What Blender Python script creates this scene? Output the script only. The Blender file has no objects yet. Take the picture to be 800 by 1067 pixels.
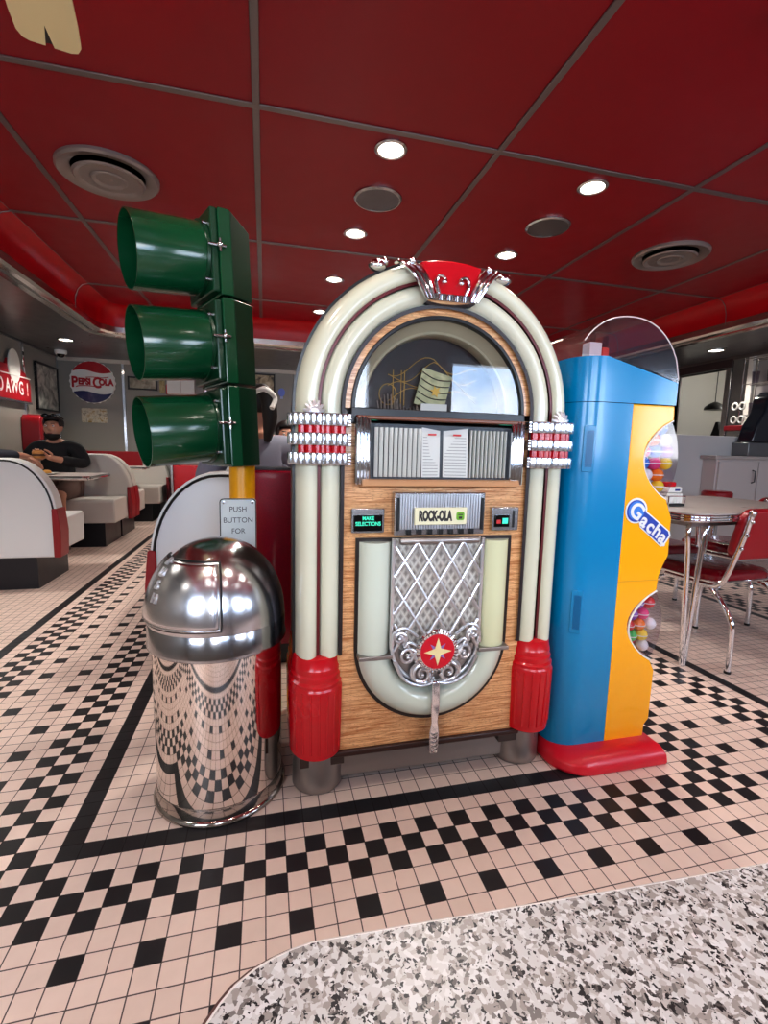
import bpy, bmesh, math, random
from mathutils import Vector, Matrix
random.seed(7)
PI = math.pi
C = bpy.context.scene.collection
T = 0.05                                            # floor tile pitch in metres

# ------------------------------------------------------------------ helpers
def lin(v):
    v /= 255.0
    return v / 12.92 if v <= 0.04045 else ((v + 0.055) / 1.055) ** 2.4
def rgb(r, g, b): return (lin(r), lin(g), lin(b), 1.0)

def mat(name, c, rough=0.5, metal=0.0, coat=0.0, emit=None, estr=0.0, spec=0.5, bump=0.0, bscale=200.0, alpha=None):
    m = bpy.data.materials.new(name); m.use_nodes = True
    nt = m.node_tree; p = nt.nodes['Principled BSDF']
    p.inputs['Base Color'].default_value = rgb(*c)
    p.inputs['Roughness'].default_value = rough
    p.inputs['Metallic'].default_value = metal
    p.inputs['Coat Weight'].default_value = coat
    p.inputs['Coat Roughness'].default_value = 0.08
    p.inputs['Specular IOR Level'].default_value = spec
    if emit:
        p.inputs['Emission Color'].default_value = rgb(*emit); p.inputs['Emission Strength'].default_value = estr
    # slight procedural mottling so that nothing is one dead flat tone
    tc = nt.nodes.new('ShaderNodeTexCoord'); nz = nt.nodes.new('ShaderNodeTexNoise')
    nz.inputs['Scale'].default_value = 9.0; nz.inputs['Detail'].default_value = 4.0
    nt.links.new(tc.outputs['Object'], nz.inputs['Vector'])
    mr = nt.nodes.new('ShaderNodeMapRange'); nt.links.new(nz.outputs['Fac'], mr.inputs['Value'])
    mr.inputs['To Min'].default_value = max(0.0, rough * 0.8); mr.inputs['To Max'].default_value = min(1.0, rough * 1.2)
    nt.links.new(mr.outputs['Result'], p.inputs['Roughness'])
    if bump:
        n2 = nt.nodes.new('ShaderNodeTexNoise'); n2.inputs['Scale'].default_value = bscale
        nt.links.new(tc.outputs['Object'], n2.inputs['Vector'])
        b = nt.nodes.new('ShaderNodeBump'); b.inputs['Strength'].default_value = bump; b.inputs['Distance'].default_value = 0.002
        nt.links.new(n2.outputs['Fac'], b.inputs['Height']); nt.links.new(b.outputs['Normal'], p.inputs['Normal'])
    return m

class NG:
    """tiny expression builder for shader math"""
    def __init__(s, m): s.nt = m.node_tree
    def n(s, t, **k):
        x = s.nt.nodes.new(t)
        for a, b in k.items(): setattr(x, a, b)
        return x
    def lk(s, a, b): s.nt.links.new(a, b)
    def m(s, op, a, b=None, c=None):
        x = s.n('ShaderNodeMath', operation=op)
        for k, v in enumerate((a, b, c)):
            if v is None: continue
            if isinstance(v, (int, float)): x.inputs[k].default_value = v
            else: s.lk(v, x.inputs[k])
        return x.outputs[0]
    def between(s, v, lo, hi):    # lo-.5 < v < hi+.5
        return s.m('MULTIPLY', s.m('GREATER_THAN', v, lo - .5), s.m('LESS_THAN', v, hi + .5))
    def mix(s, f, a, b):
        x = s.n('ShaderNodeMix', data_type='RGBA')
        for k, v in ((0, f), (6, a), (7, b)):
            if isinstance(v, (int, float)): x.inputs[k].default_value = v
            elif isinstance(v, tuple): x.inputs[k].default_value = v
            else: s.lk(v, x.inputs[k])
        return x.outputs[2]

class MB:
    def __init__(s): s.b = bmesh.new(); s.mx = Matrix()
    def v(s, p): return s.b.verts.new(s.mx @ Vector(p))
    def f(s, vs):
        try: return s.b.faces.new(vs)
        except ValueError: return None
    def box(s, x0, x1, y0, y1, z0, z1):
        vs = [s.v((x, y, z)) for z in (z0, z1) for y in (y0, y1) for x in (x0, x1)]
        for q in ((0, 2, 3, 1), (4, 5, 7, 6), (0, 1, 5, 4), (2, 6, 7, 3), (0, 4, 6, 2), (1, 3, 7, 5)): s.f([vs[k] for k in q])
        return s
    def prism(s, pts, a, b, axis='y'):
        """2D outline extruded from a to b along an axis; outline coordinates are the other two axes in order"""
        def P(u, w, t): return {'y': (u, t, w), 'x': (t, u, w), 'z': (u, w, t)}[axis]
        A = [s.v(P(u, w, a)) for u, w in pts]; B = [s.v(P(u, w, b)) for u, w in pts]
        s.f(A); s.f(B[::-1]); n = len(pts)
        for k in range(n): s.f([A[k], B[k], B[(k + 1) % n], A[(k + 1) % n]])
        return s
    def ring(s, outer, inner, a, b, closed=True):
        """band between two xz outlines of the same length, extruded in y"""
        n = len(outer); V = [[s.v((u, t, w)) for u, w in o] for o in (outer, inner) for t in (a, b)]
        oa, ob, ia, ib = V
        for k in range(n if closed else n - 1):
            j = (k + 1) % n
            s.f([oa[k], oa[j], ia[j], ia[k]]); s.f([ob[k], ib[k], ib[j], ob[j]])
            s.f([oa[k], ob[k], ob[j], oa[j]]); s.f([ia[k], ia[j], ib[j], ib[k]])
        if not closed:
            for k in (0, n - 1): s.f([oa[k], ia[k], ib[k], ob[k]])
        return s
    def lathe(s, prof, seg=32, cx=0, cy=0, axis='z', a0=0, a1=2 * PI):
        full = abs(a1 - a0 - 2 * PI) < 1e-6
        rows = []
        for r, h in prof:
            row = []
            for k in range(seg if full else seg + 1):
                a = a0 + (a1 - a0) * k / seg
                u, w = r * math.cos(a), r * math.sin(a)
                p = {'z': (cx + u, cy + w, h), 'y': (cx + u, h, cy + w), 'x': (h, cx + u, cy + w)}[axis]
                row.append(s.v(p))
                if r < 1e-6: break
            rows.append(row)
        for A, B in zip(rows, rows[1:]):
            if len(A) == 1 and len(B) == 1: continue
            n = max(len(A), len(B)); rng = range(n if full else n - 1)
            for k in rng:
                j = (k + 1) % n
                if len(A) == 1: s.f([A[0], B[k], B[j]])
                elif len(B) == 1: s.f([A[k], B[0], A[j]])
                else: s.f([A[k], B[k], B[j], A[j]])
        if full:
            for R in (rows[0], rows[-1]):
                if len(R) > 2: s.f(R)
        return s
    def tube(s, path, r, seg=10, closed=False, cap=True):
        P = [Vector(p) for p in path]; n = len(P); rows = []
        rr = r if isinstance(r, (list, tuple)) else [r] * n
        up = None
        for k in range(n):
            if closed: d = P[(k + 1) % n] - P[k - 1]
            else: d = P[min(k + 1, n - 1)] - P[max(k - 1, 0)]
            if d.length < 1e-9: d = Vector((0, 0, 1))
            d.normalize()
            if up is None: up = d.orthogonal().normalized()
            up = (up - d * up.dot(d)); up = up.normalized() if up.length > 1e-6 else d.orthogonal().normalized()
            sd = d.cross(up)
            rows.append([s.v(P[k] + (up * math.cos(2 * PI * q / seg) + sd * math.sin(2 * PI * q / seg)) * rr[k]) for q in range(seg)])
        for k in range(n if closed else n - 1):
            A, B = rows[k], rows[(k + 1) % n]
            for q in range(seg): s.f([A[q], A[(q + 1) % seg], B[(q + 1) % seg], B[q]])
        if cap and not closed: s.f(rows[0][::-1]); s.f(rows[-1])
        return s
    def ball(s, c, r, su=20, sv=12, sc=(1, 1, 1)):
        prof = [(math.sin(PI * k / sv), -math.cos(PI * k / sv)) for k in range(sv + 1)]
        rows = []
        for q, h in prof:
            if q < 1e-6: rows.append([s.v((c[0], c[1], c[2] + r * sc[2] * h))]); continue
            rows.append([s.v((c[0] + r * sc[0] * q * math.cos(2 * PI * k / su), c[1] + r * sc[1] * q * math.sin(2 * PI * k / su), c[2] + r * sc[2] * h)) for k in range(su)])
        for A, B in zip(rows, rows[1:]):
            n = max(len(A), len(B))
            for k in range(n):
                j = (k + 1) % n
                if len(A) == 1: s.f([A[0], B[j], B[k]])
                elif len(B) == 1: s.f([A[k], A[j], B[0]])
                else: s.f([A[k], A[j], B[j], B[k]])
        return s
    def arch(s, prof, z0, zc, seg=40):
        """profile of (radius, y) swept up the left side, round the top and down the right"""
        def pos(r, y):
            o = [(-r, y, z0), (-r, y, zc)]
            o += [(-r * math.cos(PI * k / seg), y, zc + r * math.sin(PI * k / seg)) for k in range(1, seg)]
            return o + [(r, y, zc), (r, y, z0)]
        rows = [[s.v(p) for p in pos(r, y)] for r, y in prof]
        for A, B in zip(rows, rows[1:]):
            for k in range(len(A) - 1): s.f([A[k], A[k + 1], B[k + 1], B[k]])
        for e in (0, -1): s.f([R[e] for R in rows])
        return s
    def build(s, name, m, parent=None, loc=None, rot=None, smooth=True, ang=40, bevel=0.0, bseg=2, sub=0):
        bmesh.ops.remove_doubles(s.b, verts=s.b.verts, dist=1e-6)
        bmesh.ops.recalc_face_normals(s.b, faces=s.b.faces)
        me = bpy.data.meshes.new(name); s.b.to_mesh(me); s.b.free()
        if smooth:
            me.shade_smooth(); me.set_sharp_from_angle(angle=math.radians(ang))
        me.materials.append(m)
        o = bpy.data.objects.new(name, me); C.objects.link(o)
        if parent: o.parent = parent
        if loc: o.location = loc
        if rot: o.rotation_euler = rot
        if bevel:
            bv = o.modifiers.new('bevel', 'BEVEL'); bv.width = bevel; bv.segments = bseg; bv.limit_method = 'ANGLE'; bv.angle_limit = math.radians(40)
        if sub:
            sb = o.modifiers.new('sub', 'SUBSURF'); sb.levels = sub; sb.render_levels = sub
        return o

def tag(o, label, cat, group=None, kind=None):
    o['label'] = label; o['category'] = cat
    if group: o['group'] = group
    if kind: o['kind'] = kind
    return o
def thing(name, label, cat, loc=(0, 0, 0), rz=0.0, group=None):
    o = bpy.data.objects.new(name, None); C.objects.link(o); o.empty_display_size = .05
    o.location = loc; o.rotation_euler = (0, 0, rz)
    return tag(o, label, cat, group)
def struct(o): o['kind'] = 'structure'; return o
def dup(root, loc, rz=None, label=None):
    r = root.copy(); C.objects.link(r); r.location = loc
    if rz is not None: r.rotation_euler = (0, 0, rz)
    if label: r['label'] = label
    for ch in list(root.children):
        c = ch.copy(); C.objects.link(c); c.parent = r
        for g in list(ch.children):
            d = g.copy(); C.objects.link(d); d.parent = c
    return r
def text(name, body, size, m, parent, loc, rot, extrude=0.001, sx=1.0, bold=0.0, align='CENTER'):
    cu = bpy.data.curves.new(name, 'FONT'); cu.body = body; cu.size = size; cu.extrude = extrude
    cu.align_x = align; cu.align_y = 'CENTER'; cu.offset = bold
    tmp = bpy.data.objects.new(name, cu)
    C.objects.link(tmp)
    dg = bpy.context.evaluated_depsgraph_get()
    me = bpy.data.meshes.new_from_object(tmp.evaluated_get(dg))
    bpy.data.objects.remove(tmp); me.materials.clear(); me.materials.append(m)
    o = bpy.data.objects.new(name, me); C.objects.link(o)
    o.parent = parent; o.location = loc; o.rotation_euler = rot; o.scale = (sx, 1, 1)
    return o
def bez(pts, n=8):
    """smooth Catmull-Rom through points"""
    P = [Vector(p) for p in pts]; out = []
    for k in range(len(P) - 1):
        a, b, c, d = P[max(k - 1, 0)], P[k], P[k + 1], P[min(k + 2, len(P) - 1)]
        for q in range(n):
            t = q / n
            out.append(.5 * ((2 * b) + (c - a) * t + (2 * a - 5 * b + 4 * c - d) * t * t + (3 * b - a - 3 * c + d) * t ** 3))
    return out + [P[-1]]
def arc(cx, cz, r, a0, a1, n, rz=None):
    rz = rz or r
    return [(cx + r * math.cos(math.radians(a0 + (a1 - a0) * k / n)), cz + rz * math.sin(math.radians(a0 + (a1 - a0) * k / n))) for k in range(n + 1)]
def rrect(x0, x1, z0, z1, r, n=5):
    return arc(x1 - r, z1 - r, r, 0, 90, n) + arc(x0 + r, z1 - r, r, 90, 180, n) + arc(x0 + r, z0 + r, r, 180, 270, n) + arc(x1 - r, z0 + r, r, 270, 360, n)

# ------------------------------------------------------------------ materials
chrome = mat('chrome', (232, 234, 238), .09, 1.0)
ringm = mat('ring_chrome', (222, 224, 228), .2, 1.0)
softchrome = mat('soft_chrome', (226, 228, 232), .3, 1.0)
steel = mat('brushed_steel', (188, 188, 190), .24, 1.0)
dsteel = mat('worn_dark_steel', (164, 158, 154), .36, .9)
mirror = mat('mirror_steel', (226, 218, 212), .04, 1.0)
black = mat('black_plastic', (18, 18, 20), .35)
blackgloss = mat('black_gloss', (10, 10, 12), .12)
navy = mat('dark_kick_base', (18, 20, 30), .35)
cream = mat('cream_plastic', (214, 214, 192), .2, coat=.4)
creamw = mat('milky_plastic', (208, 216, 200), .22, coat=.4)
ivory = mat('ivory_green_plastic', (214, 216, 178), .25, coat=.4)
maroon = mat('maroon_strip', (96, 22, 28), .35)
redp = mat('red_gloss_plastic', (196, 6, 26), .26, coat=.25)
redv = mat('red_vinyl', (144, 10, 26), .3, coat=.15)
darkv = mat('burgundy_vinyl', (98, 10, 22), .28, coat=.2)
whitev = mat('white_vinyl', (226, 228, 228), .42, bump=.25, bscale=14)
greyv = mat('grey_white_vinyl', (206, 202, 196), .45, bump=.25, bscale=14)
green = mat('signal_green_enamel', (11, 73, 43), .2, coat=.4)
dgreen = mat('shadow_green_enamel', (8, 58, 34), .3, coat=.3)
yellow = mat('yellow_paint', (240, 166, 10), .3, coat=.2)
gblue = mat('gacha_blue', (0, 134, 188), .24, coat=.3)
gblue2 = mat('gacha_blue_dark', (0, 100, 150), .28)
gyel = mat('gacha_yellow', (255, 178, 8), .25, coat=.3)
gred = mat('gacha_red', (212, 20, 44), .32, coat=.2, bump=.2, bscale=500)
white = mat('white_paint', (232, 232, 228), .4)
offwhite = mat('laminate_offwhite', (206, 196, 192), .4)
skin = mat('skin', (206, 152, 126), .5)
hairm = mat('dark_hair', (26, 20, 18), .5, bump=.6, bscale=300)
hoodie = mat('black_hoodie', (22, 22, 26), .85, bump=.3)
greycloth = mat('grey_blue_shirt', (138, 140, 156), .85, bump=.3)
darkcloth = mat('charcoal_sleeve', (58, 62, 72), .85, bump=.3)
shorts = mat('brown_shorts', (112, 88, 80), .85, bump=.3)
fanm = mat('cream_blade', (232, 212, 158), .45)
wallm = mat('grey_wall_laminate', (142, 139, 132), .32)
wallr = mat('light_grey_laminate', (170, 166, 162), .35)
soffm = mat('grey_soffit', (92, 90, 91), .3, .3)
alu = mat('aluminium_strip', (122, 112, 110), .4, .85)
ceil_m = mat('red_ceiling_panel', (134, 0, 18), .36, spec=.25)
cove_m = mat('red_cove', (172, 0, 14), .36, spec=.3)
lampglow = mat('lamp_lens', (255, 250, 240), .3, emit=(255, 244, 226), estr=14)
greenled = mat('green_lettering', (60, 210, 170), .4, emit=(60, 220, 180), estr=.6)
paper = mat('page_white', (226, 228, 222), .6)
inkred = mat('ink_red', (190, 40, 40), .5)
inkdark = mat('ink_dark', (44, 38, 36), .5)
blue_p = mat('blue_print', (24, 44, 120), .35)
pepred = mat('sign_red', (178, 18, 32), .3, coat=.3)
pepblue = mat('sign_navy', (20, 28, 84), .3, coat=.3)
gold = mat('gold_line', (176, 140, 70), .35, .6)

def glassmat(name, tint=(255, 255, 255), tr=.85, rough=.02):
    m = bpy.data.materials.new(name); m.use_nodes = True; g = NG(m); nt = m.node_tree; nt.nodes.clear()
    o = g.n('ShaderNodeOutputMaterial'); t = g.n('ShaderNodeBsdfTransparent'); t.inputs[0].default_value = rgb(*tint)
    gl = g.n('ShaderNodeBsdfGlossy'); gl.inputs['Roughness'].default_value = rough
    fr = g.n('ShaderNodeLayerWeight'); fr.inputs[0].default_value = .5
    ms = g.n('ShaderNodeMixShader')
    f = g.m('ADD', 1 - tr, g.m('MULTIPLY', g.m('POWER', fr.outputs['Facing'], 5), .85))
    g.lk(f, ms.inputs[0]); g.lk(t.outputs[0], ms.inputs[1]); g.lk(gl.outputs[0], ms.inputs[2]); g.lk(ms.outputs[0], o.inputs[0])
    return m
pane = glassmat('window_glass', tr=.95)
jglass = glassmat('jukebox_glass', (238, 238, 238), .915)
clearp = glassmat('clear_plastic', (236, 232, 238), .94, .06)
domep = glassmat('dome_plastic', (240, 226, 230), .88, .12)
tglass = glassmat('title_glass', (248, 248, 248), .965, .05)

def floor_material():
    m = bpy.data.materials.new('mosaic_tile_floor'); m.use_nodes = True; g = NG(m)
    p = m.node_tree.nodes['Principled BSDF']
    tc = g.n('ShaderNodeTexCoord'); sp = g.n('ShaderNodeSeparateXYZ'); g.lk(tc.outputs['Object'], sp.inputs[0])
    x = g.m('DIVIDE', sp.outputs[0], T); y = g.m('DIVIDE', sp.outputs[1], T)
    i = g.m('FLOOR', x); j = g.m('FLOOR', y)
    fx = g.m('SUBTRACT', x, i); fy = g.m('SUBTRACT', y, j)
    uL = g.m('MULTIPLY', i, -1); uR = g.m('SUBTRACT', i, 35); uF = g.m('MULTIPLY', j, -1)
    uS = g.m('MAXIMUM', uL, uR); mm = g.m('MAXIMUM', uS, uF)
    sfront = g.m('GREATER_THAN', uF, g.m('SUBTRACT', uS, .5))
    # second corridor far to the right
    u2 = g.m('SUBTRACT', i, 72); use2 = g.m('GREATER_THAN', i, 71.5)
    mm2 = g.m('ADD', g.m('MULTIPLY', mm, g.m('SUBTRACT', 1, use2)), g.m('MULTIPLY', u2, use2))
    s = g.m('MINIMUM', mm2, g.m('SUBTRACT', 15, mm2))
    band = g.between(s, 0, 0)
    second = g.m('GREATER_THAN', mm2, 7.5)
    par = g.m('FLOORED_MODULO', g.m('ADD', g.m('ADD', i, j), second), 2)
    chk = g.m('MULTIPLY', g.between(s, 2, 4), g.m('LESS_THAN', par, .5))
    di = g.between(g.m('FLOORED_MODULO', i, 3), 2, 2); dj = g.m('LESS_THAN', g.m('FLOORED_MODULO', j, 3), .5)
    dsel = g.m('ADD', g.m('MULTIPLY', di, sfront), g.m('MULTIPLY', dj, g.m('SUBTRACT', 1, sfront)))
    dot = g.m('MULTIPLY', g.between(s, 6, 6), dsel)
    dia = g.m('MULTIPLY', g.between(uL, 1, 1), g.between(uF, 1, 1))
    dark = g.m('MINIMUM', g.m('ADD', g.m('ADD', band, chk), g.m('ADD', dot, dia)), 1)
    ex = g.m('MINIMUM', fx, g.m('SUBTRACT', 1, fx)); ey = g.m('MINIMUM', fy, g.m('SUBTRACT', 1, fy))
    grout = g.m('LESS_THAN', g.m('MINIMUM', ex, ey), .027)
    cid = g.n('ShaderNodeCombineXYZ'); g.lk(i, cid.inputs[0]); g.lk(j, cid.inputs[1])
    wn = g.n('ShaderNodeTexWhiteNoise', noise_dimensions='2D'); g.lk(cid.outputs[0], wn.inputs['Vector'])
    nz = g.n('ShaderNodeTexNoise'); nz.inputs['Scale'].default_value = 30; g.lk(tc.outputs['Object'], nz.inputs['Vector'])
    t1 = g.mix(wn.outputs['Value'], rgb(226, 204, 192), rgb(236, 214, 202))
    t2 = g.mix(g.m('MULTIPLY', nz.outputs['Fac'], .25), t1, rgb(196, 168, 156))
    b1 = g.mix(wn.outputs['Value'], rgb(20, 19, 23), rgb(30, 29, 33))
    c = g.mix(dark, t2, b1)
    c = g.mix(grout, c, g.mix(dark, rgb(92, 78, 76), rgb(34, 31, 32)))
    g.lk(c, p.inputs['Base Color'])
    g.lk(g.m('ADD', g.m('MULTIPLY', grout, .4), g.m('ADD', .36, g.m('MULTIPLY', nz.outputs['Fac'], .16))), p.inputs['Roughness'])
    bp = g.n('ShaderNodeBump'); bp.inputs['Strength'].default_value = .25; bp.inputs['Distance'].default_value = .001
    g.lk(g.m('SUBTRACT', 1, grout), bp.inputs['Height']); g.lk(bp.outputs[0], p.inputs['Normal'])
    return m

def granite_material():
    m = bpy.data.materials.new('speckled_granite'); m.use_nodes = True; g = NG(m)
    p = m.node_tree.nodes['Principled BSDF']; tc = g.n('ShaderNodeTexCoord')
    nz = g.n('ShaderNodeTexNoise'); nz.inputs['Scale'].default_value = 170; nz.inputs['Detail'].default_value = 3; g.lk(tc.outputs['Object'], nz.inputs['Vector'])
    vm = g.n('ShaderNodeVectorMath', operation='MULTIPLY_ADD'); g.lk(nz.outputs['Color'], vm.inputs[0]); vm.inputs[1].default_value = (.007, .007, .007); g.lk(tc.outputs['Object'], vm.inputs[2])
    def chips(scale, stops):
        v = g.n('ShaderNodeTexVoronoi'); v.inputs['Scale'].default_value = scale; g.lk(vm.outputs[0], v.inputs['Vector'])
        s = g.n('ShaderNodeSeparateColor'); g.lk(v.outputs['Color'], s.inputs[0])
        r = g.n('ShaderNodeValToRGB'); r.color_ramp.interpolation = 'CONSTANT'
        e = r.color_ramp.elements
        while len(e) > 1: e.remove(e[0])
        e[0].position = 0; e[0].color = stops[0][1]
        for q, c in stops[1:]: k = e.new(q); k.color = c
        g.lk(s.outputs[0], r.inputs[0]); return r.outputs[0], s.outputs[1]
    a, ra = chips(370, [(0, rgb(196, 193, 190)), (.38, rgb(178, 172, 167)), (.58, rgb(152, 144, 138)), (.76, rgb(208, 206, 204)), (.92, rgb(120, 114, 110))])
    b, rb = chips(560, [(0, rgb(30, 29, 31)), (.6, rgb(86, 80, 78))])
    n2 = g.n('ShaderNodeTexNoise'); n2.inputs['Scale'].default_value = 180; n2.inputs['Detail'].default_value = 2; g.lk(tc.outputs['Object'], n2.inputs['Vector'])
    sel = g.m('GREATER_THAN', g.m('ADD', g.m('MULTIPLY', n2.outputs['Fac'], 1.1), g.m('MULTIPLY', rb, .5)), .985)
    c = g.mix(sel, a, b)
    g.lk(c, p.inputs['Base Color']); p.inputs['Roughness'].default_value = .32
    return m

def wood_material():
    m = bpy.data.materials.new('figured_blond_wood'); m.use_nodes = True; g = NG(m)
    p = m.node_tree.nodes['Principled BSDF']; tc = g.n('ShaderNodeTexCoord')
    mp = g.n('ShaderNodeMapping'); mp.inputs['Scale'].default_value = (4.5, 4.5, 92); mp.inputs['Rotation'].default_value = (0, .07, 0); g.lk(tc.outputs['Object'], mp.inputs[0])
    w = g.n('ShaderNodeTexNoise'); w.inputs['Scale'].default_value = 2.2; w.inputs['Detail'].default_value = 5; w.inputs['Distortion'].default_value = .9; g.lk(mp.outputs[0], w.inputs['Vector'])
    mp2 = g.n('ShaderNodeMapping'); mp2.inputs['Scale'].default_value = (60, 60, 260); g.lk(tc.outputs['Object'], mp2.inputs[0])
    n2 = g.n('ShaderNodeTexNoise'); n2.inputs['Scale'].default_value = 1.5; n2.inputs['Detail'].default_value = 3; g.lk(mp2.outputs[0], n2.inputs['Vector'])
    r = g.n('ShaderNodeValToRGB'); e = r.color_ramp.elements
    e[0].position = .36; e[0].color = rgb(184, 116, 64); e[1].position = .62; e[1].color = rgb(240, 190, 136)
    g.lk(w.outputs['Fac'], r.inputs[0])
    c = g.mix(g.m('MULTIPLY', g.m('GREATER_THAN', n2.outputs['Fac'], .6), .45), r.outputs[0], rgb(128, 74, 38))
    g.lk(c, p.inputs['Base Color']); p.inputs['Roughness'].default_value = .3; p.inputs['Coat Weight'].default_value = .3
    return m

def grill_material():
    m = bpy.data.materials.new('quilted_grille_cloth'); m.use_nodes = True; g = NG(m)
    p = m.node_tree.nodes['Principled BSDF']; tc = g.n('ShaderNodeTexCoord'); sp = g.n('ShaderNodeSeparateXYZ'); g.lk(tc.outputs['Object'], sp.inputs[0])
    u = g.m('DIVIDE', sp.outputs[0], .0235); w = g.m('DIVIDE', sp.outputs[2], .0375)
    a = g.m('ADD', u, w); b = g.m('SUBTRACT', u, w)
    def edge(t):
        f = g.m('FRACT', t); return g.m('MINIMUM', f, g.m('SUBTRACT', 1, f))
    d = g.m('MINIMUM', edge(a), edge(b))
    line = g.m('LESS_THAN', d, .09); core = g.m('GREATER_THAN', d, .27)
    nz = g.n('ShaderNodeTexNoise'); nz.inputs['Scale'].default_value = 420; g.lk(tc.outputs['Object'], nz.inputs['Vector'])
    c = g.mix(core, rgb(214, 206, 196), rgb(164, 156, 148)); c = g.mix(line, c, rgb(240, 236, 226))
    c = g.mix(g.m('MULTIPLY', nz.outputs['Fac'], .28), c, rgb(92, 86, 82))
    g.lk(c, p.inputs['Base Color']); p.inputs['Roughness'].default_value = .6
    return m

def speckle(name, cols, scale, rough=.5):
    m = bpy.data.materials.new(name); m.use_nodes = True; g = NG(m)
    p = m.node_tree.nodes['Principled BSDF']; tc = g.n('ShaderNodeTexCoord')
    n = g.n('ShaderNodeTexNoise'); n.inputs['Scale'].default_value = scale; n.inputs['Detail'].default_value = 5; n.inputs['Distortion'].default_value = .8
    g.lk(tc.outputs['Object'], n.inputs['Vector'])
    r = g.n('ShaderNodeValToRGB'); e = r.color_ramp.elements
    k = len(cols)
    e[0].position = .3; e[0].color = rgb(*cols[0]); e[1].position = .7; e[1].color = rgb(*cols[-1])
    for q in range(1, k - 1): x = e.new(.3 + .4 * q / (k - 1)); x.color = rgb(*cols[q])
    g.lk(n.outputs['Fac'], r.inputs[0]); g.lk(r.outputs[0], p.inputs['Base Color']); p.inputs['Roughness'].default_value = rough
    return m

def sparkle():
    m = bpy.data.materials.new('sparkle_crimson_vinyl'); m.use_nodes = True; g = NG(m)
    p = m.node_tree.nodes['Principled BSDF']; tc = g.n('ShaderNodeTexCoord')
    v = g.n('ShaderNodeTexNoise'); v.inputs['Scale'].default_value = 260; g.lk(tc.outputs['Object'], v.inputs['Vector'])
    c = g.mix(v.outputs['Fac'], rgb(84, 2, 22), rgb(176, 14, 54)); g.lk(c, p.inputs['Base Color'])
    p.inputs['Roughness'].default_value = .22; p.inputs['Coat Weight'].default_value = .5; p.inputs['Metallic'].default_value = .25
    return m
floor_m = floor_material(); granite = granite_material(); wood = wood_material(); grillm = grill_material(); spark = sparkle()
poster_grey = speckle('faded_poster_print', [(70, 72, 74), (150, 152, 148), (196, 198, 192)], 9)
poster_tan = speckle('tan_poster_print', [(60, 50, 40), (176, 160, 130), (214, 204, 176)], 12)
plaque_m = speckle('small_plaque_print', [(150, 120, 60), (206, 200, 180), (120, 110, 96)], 22)
yellowpic = speckle('yellowed_card', [(150, 130, 80), (206, 196, 150)], 20)
backart = speckle('dark_maroon_artwork', [(5, 2, 3), (20, 5, 8), (36, 12, 14)], 6, .4)
cardm = speckle('green_cream_card', [(150, 156, 120), (206, 204, 160)], 30)

# ------------------------------------------------------------------ room shell
XL, XR, YF, YB, ZC, ZS = -2.15, 5.6, -2.5, 6.2, 2.31, 2.14
CX0, CX1, CY1 = -.88, 4.12, 4.0                      # flat red ceiling, then a cove down to a grey soffit
struct(MB().box(XL, XR, YF, YB, -.06, 0).build('floor', floor_m, smooth=False))
struct(MB().box(CX0, CX1, YF, CY1, ZC, ZC + .04).build('ceiling', ceil_m, smooth=False))
b = MB()                                             # cove: quarter bend around three sides
cv = [(0, ZC), (.05, ZC - .012), (.085, ZC - .05), (.105, ZC - .11), (.11, ZC - .2)]
rows = []
for d, z in cv:
    r = .12 + d
    left = [(CX0 - d, YF)] + [(CX0 + .12 + r * math.cos(a), CY1 - .12 + r * math.sin(a)) for a in [PI - PI / 2 * k / 8 for k in range(9)]]
    right = [(CX1 - .12 + r * math.cos(a), CY1 - .12 + r * math.sin(a)) for a in [PI / 2 - PI / 2 * k / 8 for k in range(9)]] + [(CX1 + d, YF)]
    rows.append([b.v((x, y, z)) for x, y in left + right])
for A, B in zip(rows, rows[1:]):
    for k in range(len(A) - 1): b.f([A[k], A[k + 1], B[k + 1], B[k]])
c0 = rows[0]
struct(b.build('trim_1', cove_m, ang=60))
b = MB(); b.tube([(CX0, YF, ZC - .001), (CX0, CY1 - .02, ZC - .001)], .0025, 6); struct(b.build('trim_70', alu))
b = MB(); b.tube([(CX1, YF, ZC - .001), (CX1, CY1 - .02, ZC - .001)], .0025, 6); struct(b.build('trim_71', alu))
# corner fillets of the flat ceiling are covered by a slightly larger red slab above the cove lip
struct(MB().box(CX0 - .02, CX1 + .02, YF, CY1 + .02, ZC + .041, ZC + .06).build('trim_2', ceil_m, smooth=False))
b = MB()                                             # chrome lip under the cove
path_l = [(CX0 - .125, YF, 2.085), (CX0 - .125, CY1 - .02, 2.085)]
lip = [(CX0 - .12, YF), *[(CX0 + .12 + .24 * math.cos(a), CY1 - .12 + .24 * math.sin(a)) for a in [PI - PI / 2 * k / 8 for k in range(9)]],
       *[(CX1 - .12 + .24 * math.cos(a), CY1 - .12 + .24 * math.sin(a)) for a in [PI / 2 - PI / 2 * k / 8 for k in range(9)]], (CX1 + .12, YF)]
lipo = []
for d, z in ((-.014, 2.125), (-.014, 2.075), (.0, 2.058), (.03, 2.05), (.045, 2.066), (.052, 2.044), (.092, 2.038), (.112, 2.06), (.112, 2.14)):
    r = .24 + d
    lipo.append([b.v((x, y, z)) for x, y in [(CX0 + .12 - r, YF)] + [(CX0 + .12 + r * math.cos(a), CY1 - .12 + r * math.sin(a)) for a in [PI - PI / 2 * k / 8 for k in range(9)]]
                 + [(CX1 - .12 + r * math.cos(a), CY1 - .12 + r * math.sin(a)) for a in [PI / 2 - PI / 2 * k / 8 for k in range(9)]] + [(CX1 - .12 + r, YF)]])
for A, B in zip(lipo, lipo[1:]):
    for k in range(len(A) - 1): b.f([A[k], A[k + 1], B[k + 1], B[k]])
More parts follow.
